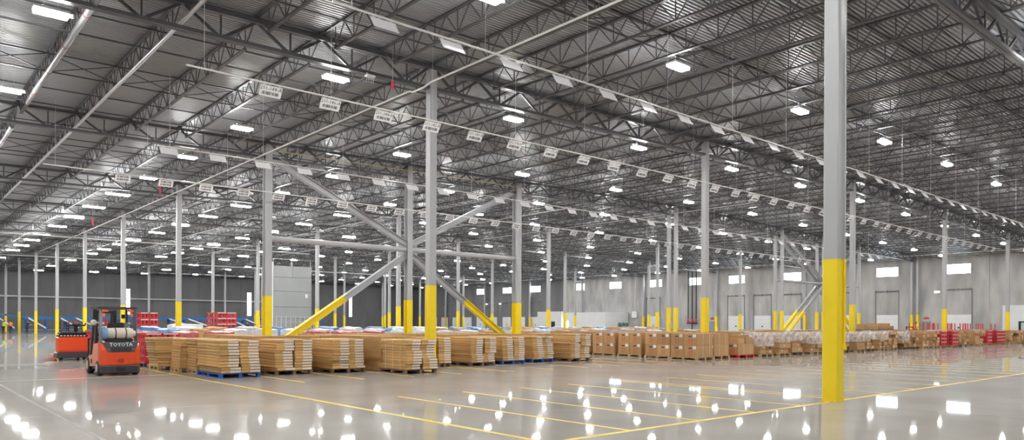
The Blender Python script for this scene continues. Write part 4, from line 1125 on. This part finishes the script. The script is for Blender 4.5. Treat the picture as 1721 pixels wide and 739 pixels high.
CB = thing('conveyor', 'low pale conveyor frame on the floor behind the red crate stack', 'conveyor', (18.5, 96, 0))
for z in (.5, .95, 1.4): part('rail', MB().box(0, 4.2, 0, .12, z, z + .14), M_TANK, CB)
for x in (0, 2, 4.1): part('leg', MB().box(x, x + .1, 0, .12, 0, 1.4), M_CONV, CB)
SL = thing('step_ladder', 'yellow step ladder standing left of the wide-flange column', 'ladder', (31.4, 78.0, 0))
for x in (0, .55): part('stile', MB().bar((x, 0, 0), (x + (.1 if x == 0 else -.1), .5, 2.3), .06, .04), M_YELLOW, SL)
for k in range(7): part('rung', MB().bar((.03 + k * .012, .08 + k * .065, .3 + k * .28), (.52 - k * .012, .08 + k * .065, .3 + k * .28), .08, .03), M_BLACK, SL)
VN = thing('covered_cart', 'white covered cart left of the tall red crate stack', 'cart', (19.0, 66.5, 0))
part('cover', lump(2.6, 1.4, .75, 4), M_WHITE, VN, (0, 0, .75)); part('bed', MB().cbox(0, 2.6, 0, 1.4, .3, .75, .03), M_RED, VN)
for x in (.3, 2.2):
    for y in (.15, 1.2): part('wheel', MB().lathe([(.13, -.04), (.15, 0), (.13, .04)], (x, y, .15), 'x', 12), M_BLACK, VN)
BX = tag(obj('crate_box', MB().cbox(23.2, 25.0, 62.5, 63.6, 0, 1.1, .02).mesh('crate_box', M_KRAFT2)), 'wide brown box right of the tall red crate stack', 'box')

# ------------------------------------------------------------------ grey tower enclosure
TW = thing('equipment_tower', 'tall grey sheet-metal equipment tower behind the near cross brace', 'enclosure', (34.2, 82.0, 0))
for k, (z0, z1) in enumerate(((0, 2.1), (2.12, 3.45), (3.47, 5.3), (5.32, 6.95), (6.97, 8.3))):
    if k == 4:
        part('wall_panel', MB().cbox(.3, 2.65, 0, 3.5, z0, z1, .02), M_GREYBOX, TW); part('wall_panel', MB().cbox(2.67, 5.1, 0, 3.5, z0, z1, .02), M_GREYBOX, TW)
    else: part('wall_panel', MB().cbox(.3, 5.1, 0, 3.5, z0, z1, .02), M_GREYBOX, TW)
part('corner_post', MB().box(-.35, .28, -.1, .5, 0, 8.7), M_WHITE, TW)
part('top_rail', MB().bar((.3, .1, 9.1), (5.1, .1, 9.1), .04, .04).bar((.4, .1, 8.3), (.4, .1, 9.1), .04, .04).bar((2.6, .1, 8.3), (2.6, .1, 9.1), .04, .04).bar((5, .1, 8.3), (5, .1, 9.1), .04, .04), M_PIPE, TW)
part('wall_light', MB().cbox(4.25, 4.55, -.12, 0, 4.55, 5.05, .03), M_WHITE, TW)
FN = thing('safety_fence', 'white wire safety fence at the foot of the grey tower', 'fence', (34.2, 81.0, 0))
for k in range(9): part('upright', MB().box(.3 + k * .58, .34 + k * .58, 0, .04, 0, 2.35), M_WHITE, FN)
for z in (.5, 1.1, 1.7, 2.3): part('crossbar', MB().box(.3, 5.0, .0, .03, z, z + .03), M_PIPE, FN)

# ------------------------------------------------------------------ along the dock wall
OF = thing('dock_office', 'low white office enclosure with a dark doorway against the dock wall', 'office', (97.5, 86.6, 0))
part('side_wall', MB().box(0, 6.4, 0, 10.4, 0, 3.75), M_WHITE, OF)
part('entry_block', MB().box(-.8, 0, 10.2, 16.8, 0, 3.95), M_WHITE, OF)
part('office_door', MB().box(-.86, -.8, 11.9, 12.9, 0, 2.05), M_BLACK, OF)
part('office_window', MB().box(-.05, 0, 9.2, 9.9, 1.0, 2.1), M_PANE, OF)
WR = thing('dock_office', 'white office enclosure with black framed glazing at the right edge', 'office', (98.5, 17.5, 0))
part('side_wall', MB().box(0, 5.4, 0, 8.6, 0, 4.0), M_WHITE, WR)
fr = part('glazing_frame', MB().box(-.1, 0, 3.0, 7.0, 0, 2.15), M_BLACK, WR)
part('glass', MB().box(-.13, -.1, 3.2, 6.75, .15, 2.0), mat('pale_glass', (.55, .62, .66), .15), fr)
CA = thing('electrical_cabinet', 'white electrical cabinet mounted high on the dock wall', 'cabinet', (103.8, 84.6, 2.75))
part('box', MB().cbox(0, .35, 0, 1.1, 0, 1.2, .03), M_WHITE, CA); part('conduit', MB().tube((.25, .5, 1.2), (.25, .5, 7.6), .05, 8), M_PIPE, CA)
for k in range(3):
    e = thing('gas_tank', 'dark green upright tank beside the dock office, %s from the left' % nth(k + 1), 'tank', (95, 81.1 - k * .75, 0), 0, 'green tanks')
    part('shell', MB().lathe([(.1, 0), (.3, .08), (.32, .2), (.32, 1.6), (.22, 1.85), (.08, 1.92)], (0, 0, 0), 'z', 14), M_GREEN, e)
    part('valve', MB().lathe([(.05, 1.92), (.06, 2.02), (.03, 2.1)], (0, 0, 0), 'z', 8), M_SILVER, e)
for k, v in enumerate((36.2, 68.9)):
    e = thing('wall_sign', 'small red sign on the dock wall, %s' % ('between two doors at right' if k == 0 else 'right of the fire risers'), 'sign', (104.1, v, 2.45))
    part('plate', MB().cbox(0, .08, -.32, .32, 0, .24, .02), M_REDPOST, e); part('bracket', MB().box(.02, .09, -.05, .05, .3, .4), M_CHAR, e)
    d = tag(obj('personnel_door', MB().cbox(104.1, 104.19, v - .55, v + .55, 0, 2.15, .02).mesh('personnel_door', M_GREYBOX)), 'grey personnel door under the small red sign, %s' % ('at right' if k == 0 else 'near the fire risers'), 'door')
    obj('door_handle', MB().box(104.04, 104.1, v - .45, v - .35, 1.0, 1.1).mesh('door_handle', M_SILVER), d)
for k, v in enumerate((34.9, 118.6, 123.4, 128.2)):
    e = thing('wall_lamp', 'small lit lamp on the dock wall, %s from the right' % nth(k + 1), 'lamp', (104.0, v, 5.85), 0, 'dock wall lamps')
    part('lamp_body', MB().cbox(0, .2, -.35, .35, 0, .3, .04), M_WHITE, e); part('lamp_lens', MB().box(-.02, 0, -.3, .3, .04, .26), emit('wall_lamp_lens', (1, .97, .85), 6), e)
for k, v in enumerate((29.7, 36.6, 66.9, 83.5, 109.4, 50.4)):
    e = thing('bollard', 'yellow bollard in front of the dock wall, %s along from the right' % nth(k + 1), 'bollard', (102.6, v, 0), 0, 'yellow bollards')
    part('post', MB().lathe([(.13, 0), (.13, 1.15), (.1, 1.22), (.03, 1.25)], (0, 0, 0), 'z', 12), M_YELLOW, e); part('foot', MB().box(-.2, .2, -.2, .2, 0, .02), M_CHAR, e)
